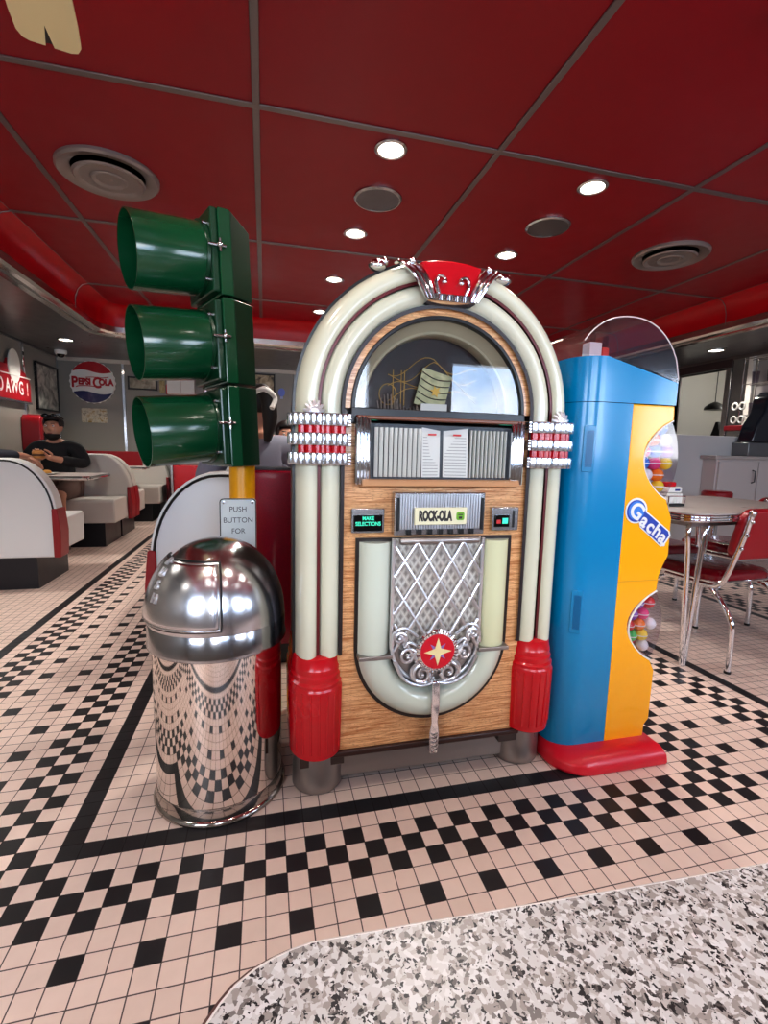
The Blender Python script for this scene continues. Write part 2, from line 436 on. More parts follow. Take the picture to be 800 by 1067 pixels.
struct(b.build('trim_3', mat('polished_trim', (196, 192, 190), .12, 1.0), ang=30))
struct(MB().box(XL, CX0 - .12, YF, YB, ZS, ZS + .04).build('trim_4', soffm, smooth=False))
struct(MB().box(CX1 + .12, XR, YF, YB, ZS, ZS + .04).build('trim_5', soffm, smooth=False))
struct(MB().box(CX0 - .12, CX1 + .12, CY1 + .12, YB, ZS, ZS + .04).build('trim_6', soffm, smooth=False))
n = 7
for x in (-.515, .485, 1.505, 2.545, 3.56):          # aluminium joint strips of the ceiling grid
    struct(MB().box(x - .014, x + .014, YF, CY1, ZC - .006, ZC).build('trim_%d' % n, alu, bevel=.002)); n += 1
for y in (-1.65, -.38, .885, 2.145, 3.40):
    struct(MB().box(CX0, CX1, y - .014, y + .014, ZC - .0065, ZC).build('trim_%d' % n, alu, bevel=.002)); n += 1
for y in (.885, 2.145, 3.40):                        # the joints run on down the cove
    for sgn, x0 in ((-1, CX0), (1, CX1)):
        struct(MB().tube([(x0 + sgn * (d - .004), y, z - .003) for d, z in cv], .003, 6).build('trim_%d' % n, alu)); n += 1
struct(MB().box(XL - .08, XL, YF, YB, 0, 2.4).build('wall_left', wallm, smooth=False))
struct(MB().box(XL, XR, YB, YB + .08, 0, 2.4).build('wall_back', wallm, smooth=False))
# right wall with a doorway into the kitchen
D0, D1, DH = 3.28, 4.02, 2.02
b = MB(); b.box(XR, XR + .1, YF, D0, 0, 2.4).box(XR, XR + .1, D1, YB, 0, 2.4).box(XR, XR + .1, D0, D1, DH, 2.4)
struct(b.build('wall_right', wallr, smooth=False))
b = MB(); b.box(XR - .03, XR + .12, D1, D1 + .14, 0, DH + .06).box(XR - .03, XR + .12, D0 - .07, D1 + .14, DH, DH + .09)
dr = struct(b.build('door_1', mat('dark_doorframe', (52, 34, 36), .35), bevel=.004))
b = MB(); b.box(XR + .12, XR + 1.6, D0 - .5, D0 - .42, 0, 2.3).box(XR + .12, XR + 1.6, D1 + .5, D1 + .58, 0, 2.3).box(XR + 1.6, XR + 1.68, D0 - .5, D1 + .58, 0, 2.3).box(XR + .1, XR + 1.68, D0 - .5, D1 + .58, 2.3, 2.36).box(XR + .1, XR + 1.68, D0 - .5, D1 + .58, -.06, 0)
struct(b.build('wall_kitchen', mat('kitchen_wall', (196, 194, 188), .5), smooth=False))
# front wall behind the viewer, with four big windows
WZ0, WZ1 = .95, 1.78
wins = [(-1.75, -.5), (.1, 1.36), (1.98, 3.24), (3.86, 5.1)]
b = MB(); b.box(XL, XR, YF - .1, YF, 0, WZ0).box(XL, XR, YF - .1, YF, WZ1, 2.4)
ed = [XL] + [v for w in wins for v in w] + [XR]
for k in range(0, len(ed), 2): b.box(ed[k], ed[k + 1], YF - .1, YF, WZ0, WZ1)
struct(b.build('wall_front', wallm, smooth=False))
for k, (a, c) in enumerate(wins):
    f = MB(); o = .045
    f.box(a, a + o, YF - .09, YF + .01, WZ0, WZ1).box(c - o, c, YF - .09, YF + .01, WZ0, WZ1).box(a, c, YF - .09, YF + .01, WZ0, WZ0 + o).box(a, c, YF - .09, YF + .01, WZ1 - o, WZ1)
    w = struct(f.build('window_%d' % (k + 1), steel, bevel=.004))
    MB().box(a + .02, c - .02, YF - .055, YF - .049, WZ0 + .02, WZ1 - .02).build('pane', pane, w, smooth=False)
# silver cover strips between the wall panels and along the wall tops
for x in (-1.36, -.3, .95, 2.2, 3.5): struct(MB().box(x - .018, x + .018, YB - .012, YB, 0, ZS).build('trim_%d' % n, chrome, bevel=.004)); n += 1
for y in (1.2, 3.2, 5.24, 6.17): struct(MB().box(XL, XL + .012, y - .018, y + .018, 0, ZS).build('trim_%d' % n, chrome, bevel=.004)); n += 1
struct(MB().box(XL, XR, YB - .02, YB, ZS - .05, ZS).build('trim_%d' % n, mat('pale_cornice', (196, 190, 180), .4), bevel=.004)); n += 1
struct(MB().box(XL, XL + .02, YF, YB, ZS - .02, ZS).build('trim_%d' % n, soffm)); n += 1
struct(MB().box(XR - .025, XR, YF, YB, ZS - .045, ZS).build('trim_%d' % n, alu, bevel=.004)); n += 1
struct(MB().box(XR - .02, XR, D0 - .26, D0 - .075, 0, ZS - .045).build('trim_%d' % n, steel, bevel=.004)); n += 1
struct(MB().box(XR - .035, XR, D0 - .32, D0 - .26, 0, ZS - .045).build('trim_%d' % n, mat('pale_post', (214, 210, 206), .3), bevel=.004)); n += 1

# ------------------------------------------------------------------ ceiling fittings
def lamp_or_fill_spot(x, y, z, power):  # spot shared by the modelled downlights and the added fill lights
    l = bpy.data.lights.new('lamp_or_fill_spot', 'SPOT'); l.energy = power; l.color = (1, .93, .84); l.spot_size = math.radians(128); l.spot_blend = .7; l.shadow_soft_size = .05
    lo = bpy.data.objects.new('lamp_or_fill_spot', l); C.objects.link(lo); lo.location = (x, y, z - .02)
def downlight(x, y, z, label, power=55, r=.072):
    t = thing('ceiling_light', label, 'light', (x, y, z), 0, 'recessed ceiling lights')
    MB().lathe([(r, 0), (r, -.006), (r - .008, -.010), (r - .016, -.008), (r - .018, 0)], 32).build('trim_ring', steel, t)
    MB().lathe([(r - .018, -.001), (r * .5, -.005), (0, -.006)], 28).build('lens', lampglow, t)
    lamp_or_fill_spot(x, y, z, power)
    return t
dl = [(1.05, 1.0, 'bright recessed ceiling light nearest the viewer, above the arched jukebox'), (2.07, 1.01, 'bright recessed ceiling light nearest the viewer on the right, above the capsule machine'),
      (1.05, 1.85, 'small recessed ceiling light second in the row left of the jukebox top'), (2.07, 1.87, 'small recessed ceiling light just right of the jukebox crest'),
      (1.04, 2.68, 'small recessed ceiling light third in the row left of the jukebox top'), (1.03, 3.6, 'farthest small recessed ceiling light by the jukebox, near the back cove')]
for x, y, lb in dl: downlight(x, y, ZC, lb)
for x, c_ in ((1.05, 'left'), (2.07, 'right'), (3.1, 'far right'), (.0, 'far left')):
    for y, w_ in ((.15, 'first'), (-.7, 'second'), (-1.55, 'third')):
        if x < 2 or y < 0: lamp_or_fill_spot(x, y, ZC, (22, 20, 9)[('first', 'second', 'third').index(w_)])  # added fill spots overhead, no fixtures, to brighten the near floor
downlight(-1.62, 5.0, ZS, 'recessed light in the grey left soffit above the booths', 70, .085)
for y, w_ in ((2.6, 'above the near left booth bench'), (.6, 'forward of the near left booth'), (-1.2, 'by the left window')):
    lamp_or_fill_spot(-1.62, y, ZS, 75)  # unseen spots added to lift the left booths
for x, w_ in ((-.12, 'behind the traffic signal'), (1.5, 'behind the jukebox arch'), (2.7, 'behind the capsule machine')):
    lamp_or_fill_spot(x, 5.2, ZS, 70)  # hidden fill spots, added to brighten the back wall
downlight(5.15, 3.05, ZS, 'recessed light in the grey right soffit near the kitchen doorway', 60, .085)
def speaker(x, y, label):
    t = thing('ceiling_speaker', label, 'speaker', (x, y, ZC), 0, 'round ceiling speakers')
    MB().lathe([(.125, 0), (.125, -.006), (.118, -.012), (.112, -.012), (.112, 0)], 40).build('rim', steel, t)
    MB().lathe([(.112, -.010), (.06, -.013), (0, -.014)], 40).build('grille', mat('speaker_mesh', (104, 98, 98), .45, .8, bump=.5, bscale=700), t)
speaker(1.09, 1.42, 'round grey ceiling speaker grille left, between two lights above the jukebox')
speaker(2.10, 1.44, 'round grey ceiling speaker grille right, above the capsule machine')
vm_ = mat('vent_grey_metal', (136, 124, 118), .35, .4)
def vent(x, y, label, r):
    t = thing('ceiling_vent', label, 'vent', (x, y, ZC), 0, 'round ceiling air diffusers')
    MB().lathe([(r, 0), (r, -.012), (r * .96, -.022), (r * .78, -.014), (r * .70, .0)], 48).build('rim', vm_, t)
    MB().lathe([(r * .72, -.002), (0, -.002)], 40).build('throat', black, t)
    MB().lathe([(r * .70, -.028), (r * .66, -.036), (r * .5, -.022), (r * .42, -.010), (r * .46, -.010), (r * .6, -.02)], 44).build('cone', vm_, t)
    MB().lathe([(r * .36, -.030), (r * .33, -.036), (r * .2, -.026), (r * .14, -.022), (0, -.040)], 36).build('inner_cone', vm_, t)
vent(-.215, 1.57, 'large round grey ceiling air diffuser above the traffic signal', .225)
vent(3.07, 1.56, 'large round white ceiling air diffuser at the right', .225)
# ceiling fan with one cream blade reaching into view
fan = thing('ceiling_fan', 'ceiling fan with cream notched blade tip showing at top left', 'fan', (.12, -.42, ZC), math.radians(11))
MB().lathe([(.07, 0), (.07, -.03), (.03, -.05), (.018, -.05), (.018, -.16), (.09, -.17), (.10, -.2), (.10, -.25), (.06, -.27), (0, -.28)], 28).build('motor', dsteel, fan)
for k in range(3):
    mb = MB(); a = k * 2 * PI / 3 + PI / 2; mb.mx = Matrix.Rotation(a, 4, 'Z')
    out = [(.14, -.04), (.3, -.062), (.62, -.072), (.78, -.074), (.845, -.072), (.868, -.062), (.875, -.045), (.875, -.006), (.80, .004), (.875, .014), (.875, .05), (.868, .064), (.845, .074), (.78, .076), (.62, .072), (.3, .06), (.14, .04)]
    mb.prism([(u, w) for u, w in out], -.232, -.224, 'z'); bl = mb.build('blade', fanm, fan, smooth=False)
    mb = MB(); mb.mx = Matrix.Rotation(a, 4, 'Z')
    mb.prism([(.798, .004), (.876, -.008), (.879, .016)], -.2225, -.2215, 'z').build('notch_inlay', black, bl, smooth=False)
    mb = MB(); mb.mx = Matrix.Rotation(a, 4, 'Z'); mb.box(.08, .2, -.02, .02, -.224, -.218).build('bracket', dsteel, bl)
cam1 = thing('security_camera', 'small white dome camera under the soffit in the left back corner', 'camera', (-1.93, 5.72, ZS + .003))
MB().lathe([(.07, 0), (.07, -.035), (.06, -.05), (.0, -.05)], 28).build('housing', white, cam1)
MB().lathe([(.045, -.05), (.038, -.075), (.02, -.088), (0, -.09)], 24).build('dome', blackgloss, cam1)
sc = thing('dome_fixture', 'small dark ceiling dome cut off at the top right corner', 'fixture', (1.99, .02, ZC))
MB().lathe([(.05, 0), (.05, -.02), (.04, -.03), (0, -.03)], 24).build('housing', black, sc)
MB().lathe([(.036, -.03), (.028, -.05), (0, -.06)], 24).build('dome', blackgloss, sc)
b = MB(); b.box(-.16, .16, -.03, .03, -.004, 0)
gr = tag(b.build('air_grille', black, None, (4.32, 1.98, ZS), (0, 0, PI / 2), bevel=.002), 'dark slot air grille in the right soffit edge', 'grille')

# ------------------------------------------------------------------ jukebox
JX, JY = .978, .07
jb = thing('jukebox', 'tall arched vintage jukebox of blond wood with cream tubes and red feet', 'jukebox', (JX, JY, 0))
ZA = 1.125
def bump_prof(r0, r1, y0, depth, n=8):
    return [(r0 + (r1 - r0) * k / n, y0 - depth * math.sin(PI * k / n) ** .7) for k in range(n + 1)]
MB().arch([(.0, .19), (.262, .19), (.262, .03), (.395, .03), (.395, .56), (.0, .56)], .05, ZA, 40).build('cabinet', mat('dark_walnut_cabinet', (62, 44, 38), .4, coat=.2), jb)
# wood front: ring round the window, then the flat panel below
b = MB(); seg = 40
b.ring(arc(0, ZA, .292, 0, 180, seg), arc(0, ZA, .258, 0, 180, seg), 0, .06, closed=False)
b.box(-.292, .292, 0, .06, .115, ZA - .018)
b.build('front_panel', wood, jb, smooth=False)
inner = bump_prof(.288, .346, .0, .026)
outer = [(.352, -.006), (.355, -.018), (.361, -.025), (.370, -.028), (.380, -.026), (.390, -.019), (.398, -.009), (.405, .006), (.410, .024)]
MB().arch(inner + [(.346, .03), (.288, .03)], .42, ZA).build('inner_tube', cream, jb)
MB().arch(outer + [(.412, .05), (.352, .05)], .42, ZA).build('outer_tube', cream, jb)
MB().arch([(.345, -.012), (.353, -.012), (.353, .03), (.345, .03)], .42, ZA).build('tube_inlay', maroon, jb)
MB().arch([(.279, -.012), (.289, -.014), (.289, .03), (.279, .03)], .42, ZA).build('inner_outline', mat('dark_outline', (40, 28, 28), .4), jb)
MB().arch([(.41, .03), (.418, .03), (.418, .055), (.402, .055)], .42, ZA).build('dark_edge', black, jb)
MB().arch([(.395, .055), (.414, .06), (.414, .12), (.39, .12)], .42, ZA).build('side_trim', steel, jb)
# red cups, feet and chrome rings on both sides
for s in (-1, 1):
    cx = s * .348
    b = MB()
    def cup(z, w, bul):      # rounded front outline in plan
        pts = [(cx + w * math.cos(a), .045 + bul * math.sin(a)) for a in [PI + PI * k / 18 for k in range(19)]]
        return [b.v((x, y, z)) for x, y in pts] + [b.v((cx + w, .2, z)), b.v((cx - w, .2, z))]
    levels = [(.115, .070, .085), (.122, .078, .094), (.33, .081, .1), (.336, .079, .097), (.345, .0795, .0975), (.352, .075, .091), (.366, .0755, .0915), (.373, .072, .087), (.388, .0725, .0875), (.395, .070, .084), (.42, .068, .08), (.424, .062, .072)]
    R = [cup(*l) for l in levels]
    for A, B in zip(R, R[1:]):
        for k in range(len(A)): b.f([A[k], A[(k + 1) % len(A)], B[(k + 1) % len(A)], B[k]])
    b.f(R[0]); b.f(R[-1])
    cp = b.build('column_cup', redp, jb, ang=25)
    b = MB()
    for k in range(7):
        a = PI + PI * (k + 2.2) / 10.4
        b.tube([(cx + .078 * math.cos(a), .045 + .0955 * math.sin(a), .14), (cx + .080 * math.cos(a), .045 + .0985 * math.sin(a), .325)], .0035, 6)
    b.build('cup_flute', redp, cp)
    MB().lathe([(0, -.042), (.073, -.042), (.079, -.034), (.079, -.02), (.077, .1), (.079, .112), (.0, .112)], 32, cx + .012, .10).build('foot', dsteel, jb)
    for k, z in enumerate((.985, 1.037, 1.089)):
        b = MB()
        # ribbed chrome band: a row of tall half-round ribs wrapped round both tubes
        ribs = [(.283, -.034), (.298, -.042), (.314, -.046), (.330, -.042), (.352, -.044), (.368, -.048), (.384, -.045), (.400, -.036), (.413, -.022), (.422, .0)]
        for u, yy in ribs:
            x = s * u; b.lathe([(0, z - .016), (.0095, z - .016), (.0105, z - .012), (.0105, z + .012), (.0095, z + .016), (0, z + .016)], 10, x, yy)
        b.prism([(s * .275, .0), (s * .275, -.034), (s * .30, -.040), (s * .335, -.040), (s * .355, -.043), (s * .390, -.038), (s * .418, -.014), (s * .424, .05), (s * .40, .06)], z - .014, z + .014, 'z')
        bd = b.build('ring_band', ringm, jb, ang=30)
        b = MB()
        for q in range(4): b.box(s * .279 - .014, s * .279 + .014, -.036, .0, z - .0155 + q * .0085, z - .0155 + q * .0085 + .006)
        b.build('ring_clip', steel, bd, bevel=.001)
    for z in (1.011, 1.063):
        b = MB()
        for u, yy in ((.290, -.025), (.308, -.033), (.328, -.029), (.356, -.034), (.376, -.036), (.395, -.025)):
            b.lathe([(0, z - .013), (.0115, z - .013), (.0115, z + .013), (0, z + .013)], 10, s * u, yy)
        b.prism([(s * .284, .0), (s * .284, -.028), (s * .335, -.034), (s * .356, -.036), (s * .398, -.022), (s * .408, .03), (s * .4, .04)], z - .013, z + .013, 'z')
        b.build('ring_insert', redp, jb, ang=30)
    b = MB(); fx_ = s * .365
    for q in range(7):
        a = PI * (q + .5) / 7
        b.tube([(fx_, -.036, 1.105), (fx_ + .014 * math.cos(a), -.046, 1.105 + .016 * math.sin(a)), (fx_ + .028 * math.cos(a), -.036, 1.105 + .034 * math.sin(a))], [.004, .0065, .003], 8)
    b.ball((fx_, -.036, 1.108), .017, 14, 8)
    b.build('shell_finial', mat('pale_chrome', (240, 240, 244), .38, .75), jb)
# skirt
b = MB(); b.box(-.33, .33, .065, .11, -.02, .085).build('skirt', dsteel, jb, bevel=.004)
MB().box(-.31, .31, -.012, .07, .098, .117).build('base_moulding', mat('dark_brown_moulding', (52, 26, 20), .35), jb, bevel=.005)
MB().box(-.30, .30, .03, .1, .075, .1).build('kick_panel', mat('brown_kick', (76, 60, 54), .4), jb)
# window
wf = MB(); wf.ring(arc(0, ZA, .262, 0, 180, seg), arc(0, ZA, .251, 0, 180, seg), -.008, .02, closed=False)
wf.box(-.262, .262, -.012, .02, 1.083, 1.126); w = wf.build('window_frame', black, jb, bevel=.002)
b = MB()
R = [[b.v((r * math.cos(PI * k / seg), y, ZA + r * math.sin(PI * k / seg))) for k in range(seg + 1)] for r, y in ((.252, .008), (.250, .014), (.228, .036), (.221, .034), (.218, .040), (.217, .074))]
for A, B in zip(R, R[1:]):
    for k in range(seg): b.f([A[k], A[k + 1], B[k + 1], B[k]])
b.build('window_reveal', mat('reveal_cream', (186, 178, 152), .35), jb, ang=30)
b = MB(); b.prism(arc(0, ZA, .226, 0, 180, seg), .074, .082).build('window_back', backart, jb, smooth=False)
b = MB()
for dz, am in ((.10, .016), (.13, .02), (.075, .014), (.15, .018)):
    b.tube([(x, .073, ZA + dz + am * math.sin(x * 38 + dz * 60) - abs(x) * .25) for x in [-.14 + .014 * k for k in range(21)]], .0014, 6)
for x in (-.125, -.10, -.09): b.tube([(x, .072, ZA + .02), (x, .072, ZA + .12)], .0013, 6)
b.tube([(-.14 + .026 * math.cos(a), .072, ZA + .05 + .03 * math.sin(a)) for a in [2 * PI * k / 20 for k in range(20)]], .0015, 6, closed=True)
b.build('artwork_line', gold, jb)
mb = MB(); mb.mx = Matrix.Translation((-.005, .056, ZA + .068)) @ Matrix.Rotation(math.radians(14), 4, 'Y'); mb.box(-.047, .047, 0, .006, -.055, .052)
cd = mb.build('display_card', cardm, jb, smooth=False)
mb = MB(); mb.mx = Matrix.Translation((-.005, .0545, ZA + .068)) @ Matrix.Rotation(math.radians(14), 4, 'Y')
for k in range(5): mb.tube([(-.046 + .0115 * q, 0, -.036 + .019 * k - .01 * math.sin(PI * q / 8)) for q in range(9)], .0014, 6)
mb.build('card_line', inkdark, cd)
mb = MB(); mb.mx = Matrix.Translation((-.005, .053, ZA + .068)) @ Matrix.Rotation(math.radians(14), 4, 'Y')
st = [(.0 + (.018 if k % 2 == 0 else .009) * math.cos(PI * k / 6), (.018 if k % 2 == 0 else .009) * math.sin(PI * k / 6)) for k in range(12)]
mb.prism([(u + .008, v_ - .004) for u, v_ in st], 0, .001).build('card_star', mat('card_gold', (216, 176, 70), .4), cd, smooth=False)
b = MB()
for k in range(26): b.tube([(-.17 + .0066 * k, .045, ZA - .012), (-.172 + .0066 * k + .004 * (k % 3), .066, ZA + .03 + .02 * math.sin(k * .35))], .0016, 6)
b.build('record_rack', dsteel, jb)
b = MB(); b.box(-.20, .20, .02, .085, ZA - .03, ZA - .005).build('mechanism_deck', black, jb)
MB().box(-.05, .03, .03, .044, ZA - .005, ZA + .024).build('pricing_card', paper, jb, smooth=False)
for x in (-.21, .20): 
    MB().box(x - .02, x + .02, -.0135, -.0125, 1.093, 1.104).build('indicator', greenled, w, smooth=False)
b = MB(); b.box(-.045, .045, -.0135, -.0125, 1.095, 1.103).build('brass_strip', gold, w, smooth=False)
b = MB(); b.f([b.v((u, .0, w_)) for u, w_ in arc(0, ZA, .251, 0, 180, seg)]); b.build('window_glass', jglass, jb, smooth=False)
# title strip holder
th = MB(); th.box(-.235, .235, -.012, .0, .925, 1.094).build('title_tray', mat('tray_grey', (66, 72, 78), .4), jb, smooth=False)
for s in (-1, 1):
    b = MB()
    for k in range(4): b.lathe([(0, .918), (.0075, .918), (.0085, .924), (.0085, 1.098), (.006, 1.104), (0, 1.104)], 10, s * .232 + (k - 1.5) * .0088, -.034 + .002 * abs(k - 1.5))
    b.box(s * .232 - .017, s * .232 + .017, -.034, 0, .918, 1.098)
    b.build('title_bar', chrome, jb, ang=30)
MB().prism([(-.0, .906), (-.052, .915), (-.046, .932), (0, .932)], -.235, .235, 'x').build('title_rail', mat('rail_wood', (186, 140, 100), .35), jb, smooth=False)
MB().box(-.25, .25, -.04, 0, 1.094, 1.104).build('title_header', mat('header_brown', (120, 72, 48), .35), jb, bevel=.003)
for s in (-1, 1):
    pg = MB(); z0, z1 = .938, 1.078
    x0, x1 = (-.062, -.004) if s < 0 else (.006, .078)
    vs = [pg.v((x0, -.030 + (.012 if s > 0 else 0), z0)), pg.v((x1, -.030 + (.012 if s < 0 else 0), z0)), pg.v((x1, -.022 + (.01 if s < 0 else 0), z1 - (.008 if s < 0 else 0))), pg.v((x0, -.022 + (.01 if s > 0 else 0), z1 - (.008 if s > 0 else 0)))]
    pg.f(vs); po = pg.build('title_page', paper, jb, smooth=False)
    b = MB()
    for k in range(13):
        zz = z0 + .006 + k * .0088; yl = -.0295 + .0095 * (k / 13) * .8
        ya, yb = (yl, yl + .011) if s < 0 else (yl + .011, yl)
        q = [b.v((x0 + .004, ya - .001, zz)), b.v((x1 - .006, yb - .001, zz)), b.v((x1 - .006, yb - .001, zz + .0016)), b.v((x0 + .004, ya - .001, zz + .0016))]; b.f(q)
    b.build('title_text', mat('page_ink', (150, 150, 150), .6), po, smooth=False)
    b = MB(); zz = z1 - .022
    b.box((x0 + x1) / 2 - .012, (x0 + x1) / 2 + .012, -.0285, -.0275, zz, zz + .005).build('title_heading', inkred, po, smooth=False)
    for k in range(10):
        xa = (-.198 + k * .0138) if s < 0 else (.084 + k * .0122)
        MB().prism([(xa, -.032 if s > 0 else -.022), (xa + .0085, -.022 if s > 0 else -.032), (xa + .010, -.016 if s > 0 else -.026), (xa + .001, -.016)], .938, 1.074, 'z').build('title_page', paper, jb, smooth=False)
        if k == 0: continue
b = MB(); b.f([b.v(q) for q in ((-.219, -.052, .928), (.219, -.052, .928), (.219, -.020, 1.094), (-.219, -.020, 1.094))]); b.build('title_glass', tglass, jb, smooth=False)
# name plate
b = MB(); b.box(-.138, .138, -.032, 0, .772, .895).build('name_plate', steel, jb, bevel=.003)
b = MB()
for k in range(31):
    x = -.12 + k * .008
    b.lathe([(0, .79), (.0034, .79), (.0034, .889), (0, .889)], 8, x, -.033)
b.build('plate_flute', softchrome, jb, ang=30)
for s in (-1, 1): MB().box(s * .129 - .004, s * .129 + .004, -.036, -.03, .786, .88).build('plate_side', black, jb)
np_ = MB().box(-.082, .077, -.043, -.034, .803, .853).build('name_card', mat('name_card_cream', (224, 220, 186), .4), jb, bevel=.002)
text('name_lettering', 'ROCK-OLA', .039, inkdark, np_, (-.02, -.0435, .828), (PI / 2, 0, 0), .0006, .50, .0024)
MB().prism(rrect(.044, .068, .816, .84, .006), -.0445, -.043).build('name_emblem', mat('emblem_green', (110, 170, 40), .4), np_, smooth=False)
b = MB(); b.box(.049, .063, -.0455, -.0445, .831, .834).box(.051, .061, -.0455, -.0445, .82, .827).build('emblem_mark', inkdark, np_, smooth=False)
for k in range(7): MB().box(-.096 + k * .032 - .007, -.096 + k * .032 + .007, -.04, -.03, .774, .79).build('selector_button', black, jb, bevel=.002)
# side badges
b1 = MB().prism(rrect(-.258, -.163, .778, .848, .004), -.016, 0).build('instruction_badge', steel, jb, bevel=.002)
MB().box(-.252, -.169, -.019, -.015, .784, .83).build('badge_panel', blackgloss, b1, bevel=.001)
text('badge_lettering', 'MAKE\nSELECTIONS', .0155, greenled, b1, (-.2105, -.0195, .8125), (PI / 2, 0, 0), .0004, .85, .0004)
b2 = MB().prism(rrect(.17, .258, .778, .85, .004), -.018, 0).build('coin_slot', steel, jb, bevel=.003)
MB().box(.178, .226, -.021, -.017, .79, .826).build('coin_panel', blackgloss, b2, bevel=.001)
MB().box(.238, .243, -.021, -.017, .788, .84).build('coin_opening', black, b2)
MB().box(.184, .198, -.0215, -.0205, .80, .812).build('coin_mark', inkred, b2, smooth=False)
MB().box(.203, .221, -.0215, -.0205, .80, .817).build('coin_reject', greenled, b2, smooth=False)
# U of milky plastic with the grille inside it
ZU = .435
def ubend(name, m, a0, a1, ro, ri, depth, base=0.0):
    b = MB(); K = 10; N = 28; rows = []
    for k in range(K + 1):
        r = ri + (ro - ri) * k / K; y = base - depth * math.sin(PI * k / K) ** .6
        rows.append([b.v((r * math.cos(math.radians(a0 + (a1 - a0) * q / N)), y, ZU + r * math.sin(math.radians(a0 + (a1 - a0) * q / N)))) for q in range(N + 1)])
    for A, B in zip(rows, rows[1:]):
        for q in range(N): b.f([A[q], A[q + 1], B[q + 1], B[q]])
    for e in (0, -1): b.f([R[e] for R in rows])
    return b.build(name, m, jb)
# dark channel behind
ch = MB(); O = [(-.243, .762)] + arc(0, ZU, .243, 180, 360, 32) + [(.243, .762)]
ch.prism(O, -.008, 0).build('plastic_channel', mat('channel_dark', (34, 24, 20), .35), jb, smooth=False)
ubend('lower_plastic', creamw, 187, 353, .234, .138, .035, -.006)
for s in (-1, 1):
    b = MB(); K = 10; rows = []
    for z in (ZU - .015, .752):
        rows.append([b.v((s * (.138 + .096 * k / K), -.006 - .035 * math.sin(PI * k / K) ** .6, z)) for k in range(K + 1)])
    for k in range(K): b.f([rows[0][k], rows[0][k + 1], rows[1][k + 1], rows[1][k]])
    for R in rows: b.f(R + [])
    b.build('side_plastic', creamw if s < 0 else ivory, jb)
    MB().box(s * .186 - .05, s * .186 + .05, -.045, -.006, ZU - .026, ZU - .014).build('plastic_joint', dsteel, jb, bevel=.002)
ZG = .455
gp = [(-.138, .76)] + arc(0, ZG, .138, 180, 360, 28) + [(.138, .76)]
MB().prism(gp, -.014, -.006).build('grille_cloth', grillm, jb, smooth=False)
b = MB(); fr = [(x, -.03, z) for x, z in gp]
b.tube(fr, .006, 8).build('grille_frame', softchrome, jb)
b = MB()
sx_, sz_ = .0705, .113
for k in range(-6, 7):
    for s in (-1, 1):
        pts = []
        for q in range(61):
            z = .40 + (.752 - .40) * q / 60
            x = k * sx_ + s * (z - .752) * sx_ / sz_
            if abs(x) < .134: pts.append((x, -.032 - .012 * (1 - (x / .14) ** 2), z))
        if len(pts) > 2: b.tube(pts, .0052, 8)
b.build('lattice', softchrome, jb)
MB().lathe([(0, -.12), (.009, -.12), (.011, -.11), (.011, .11), (.009, .12), (0, .12)], 14, -.036, .756, 'x').build('grille_bar', dsteel, jb)
# scrollwork at the foot of the grille
def spiral(cx, cz, r0, r1, a0, turns, n=26):
    return [(cx + (r0 + (r1 - r0) * k / n) * math.cos(a0 + turns * 2 * PI * k / n), -.040, cz + (r0 + (r1 - r0) * k / n) * math.sin(a0 + turns * 2 * PI * k / n)) for k in range(n + 1)]
b = MB()
for s in (-1, 1):
    for cx, cz, r0, a0, tn in ((.042, .352, .034, 2.2, 1.7), (.088, .41, .030, 3.8, 1.5), (.115, .468, .022, 4.2, 1.3)):
        p = spiral(cx, cz, r0, .006, a0, -tn); b.tube([(s * x, y, z) for x, y, z in p], [.0062 - .003 * k / len(p) for k in range(len(p))], 8)
        b.ball((s * cx, -.043, cz), .0065, 10, 8)
    for pts in ([(.06, .47), (.10, .50), (.132, .485), (.138, .44)], [(.0, .325), (.05, .318), (.10, .345), (.13, .40)], [(.055, .39), (.075, .37), (.07, .34), (.03, .325)], [(.0, .322), (.02, .335), (.012, .352)], [(.06, .44), (.085, .455), (.10, .44)]):
        b.tube(bez([(s * x, -.040, z) for x, z in pts], 8), .0052, 8)
b.build('scrollwork', softchrome, jb)
MB().prism([(-.13, .44)] + arc(0, ZG, .132, 190, 350, 24) + [(.13, .44), (.06, .40), (-.06, .40)], -.026, -.016).build('scroll_backing', dsteel, jb, smooth=False)
bdg = MB(); bdg.lathe([(0, -.034), (.066, -.034), (.066, -.044), (.060, -.050), (.0, -.050)], 40, 0, .425, 'y'); bd = bdg.build('badge', chrome, jb)
b = MB()
for k in range(36):
    a = 2 * PI * k / 36; b.tube([(.055 * math.cos(a), -.051, .425 + .055 * math.sin(a)), (.065 * math.cos(a), -.048, .425 + .065 * math.sin(a))], .0022, 6)
b.build('badge_bead', chrome, bd)
MB().lathe([(0, -.052), (.053, -.052), (.053, -.049), (0, -.049)], 40, 0, .425, 'y').build('badge_disc', mat('badge_red', (206, 20, 44), .3), bd)
def star(n, ro, ri, rot): return [((ro if k % 2 == 0 else ri) * math.cos(rot + PI * k / n), .425 + (ro if k % 2 == 0 else ri) * math.sin(rot + PI * k / n)) for k in range(2 * n)]
MB().prism(star(4, .034, .011, PI / 4), -.0532, -.052).build('badge_ray', mat('badge_violet', (150, 120, 180), .4), bd, smooth=False)
MB().prism(star(4, .043, .014, PI / 2), -.0545, -.053).build('badge_star', mat('badge_star', (240, 226, 170), .4), bd, smooth=False)
b = MB(); b.prism([(-.011, .33), (.011, .33), (.013, .24), (.010, .20), (.016, .165), (.012, .10), (-.012, .10), (-.016, .165), (-.010, .20), (-.013, .24)], -.052, -.004)
tl = b.build('tail_strip', chrome, jb, bevel=.003)
b = MB()
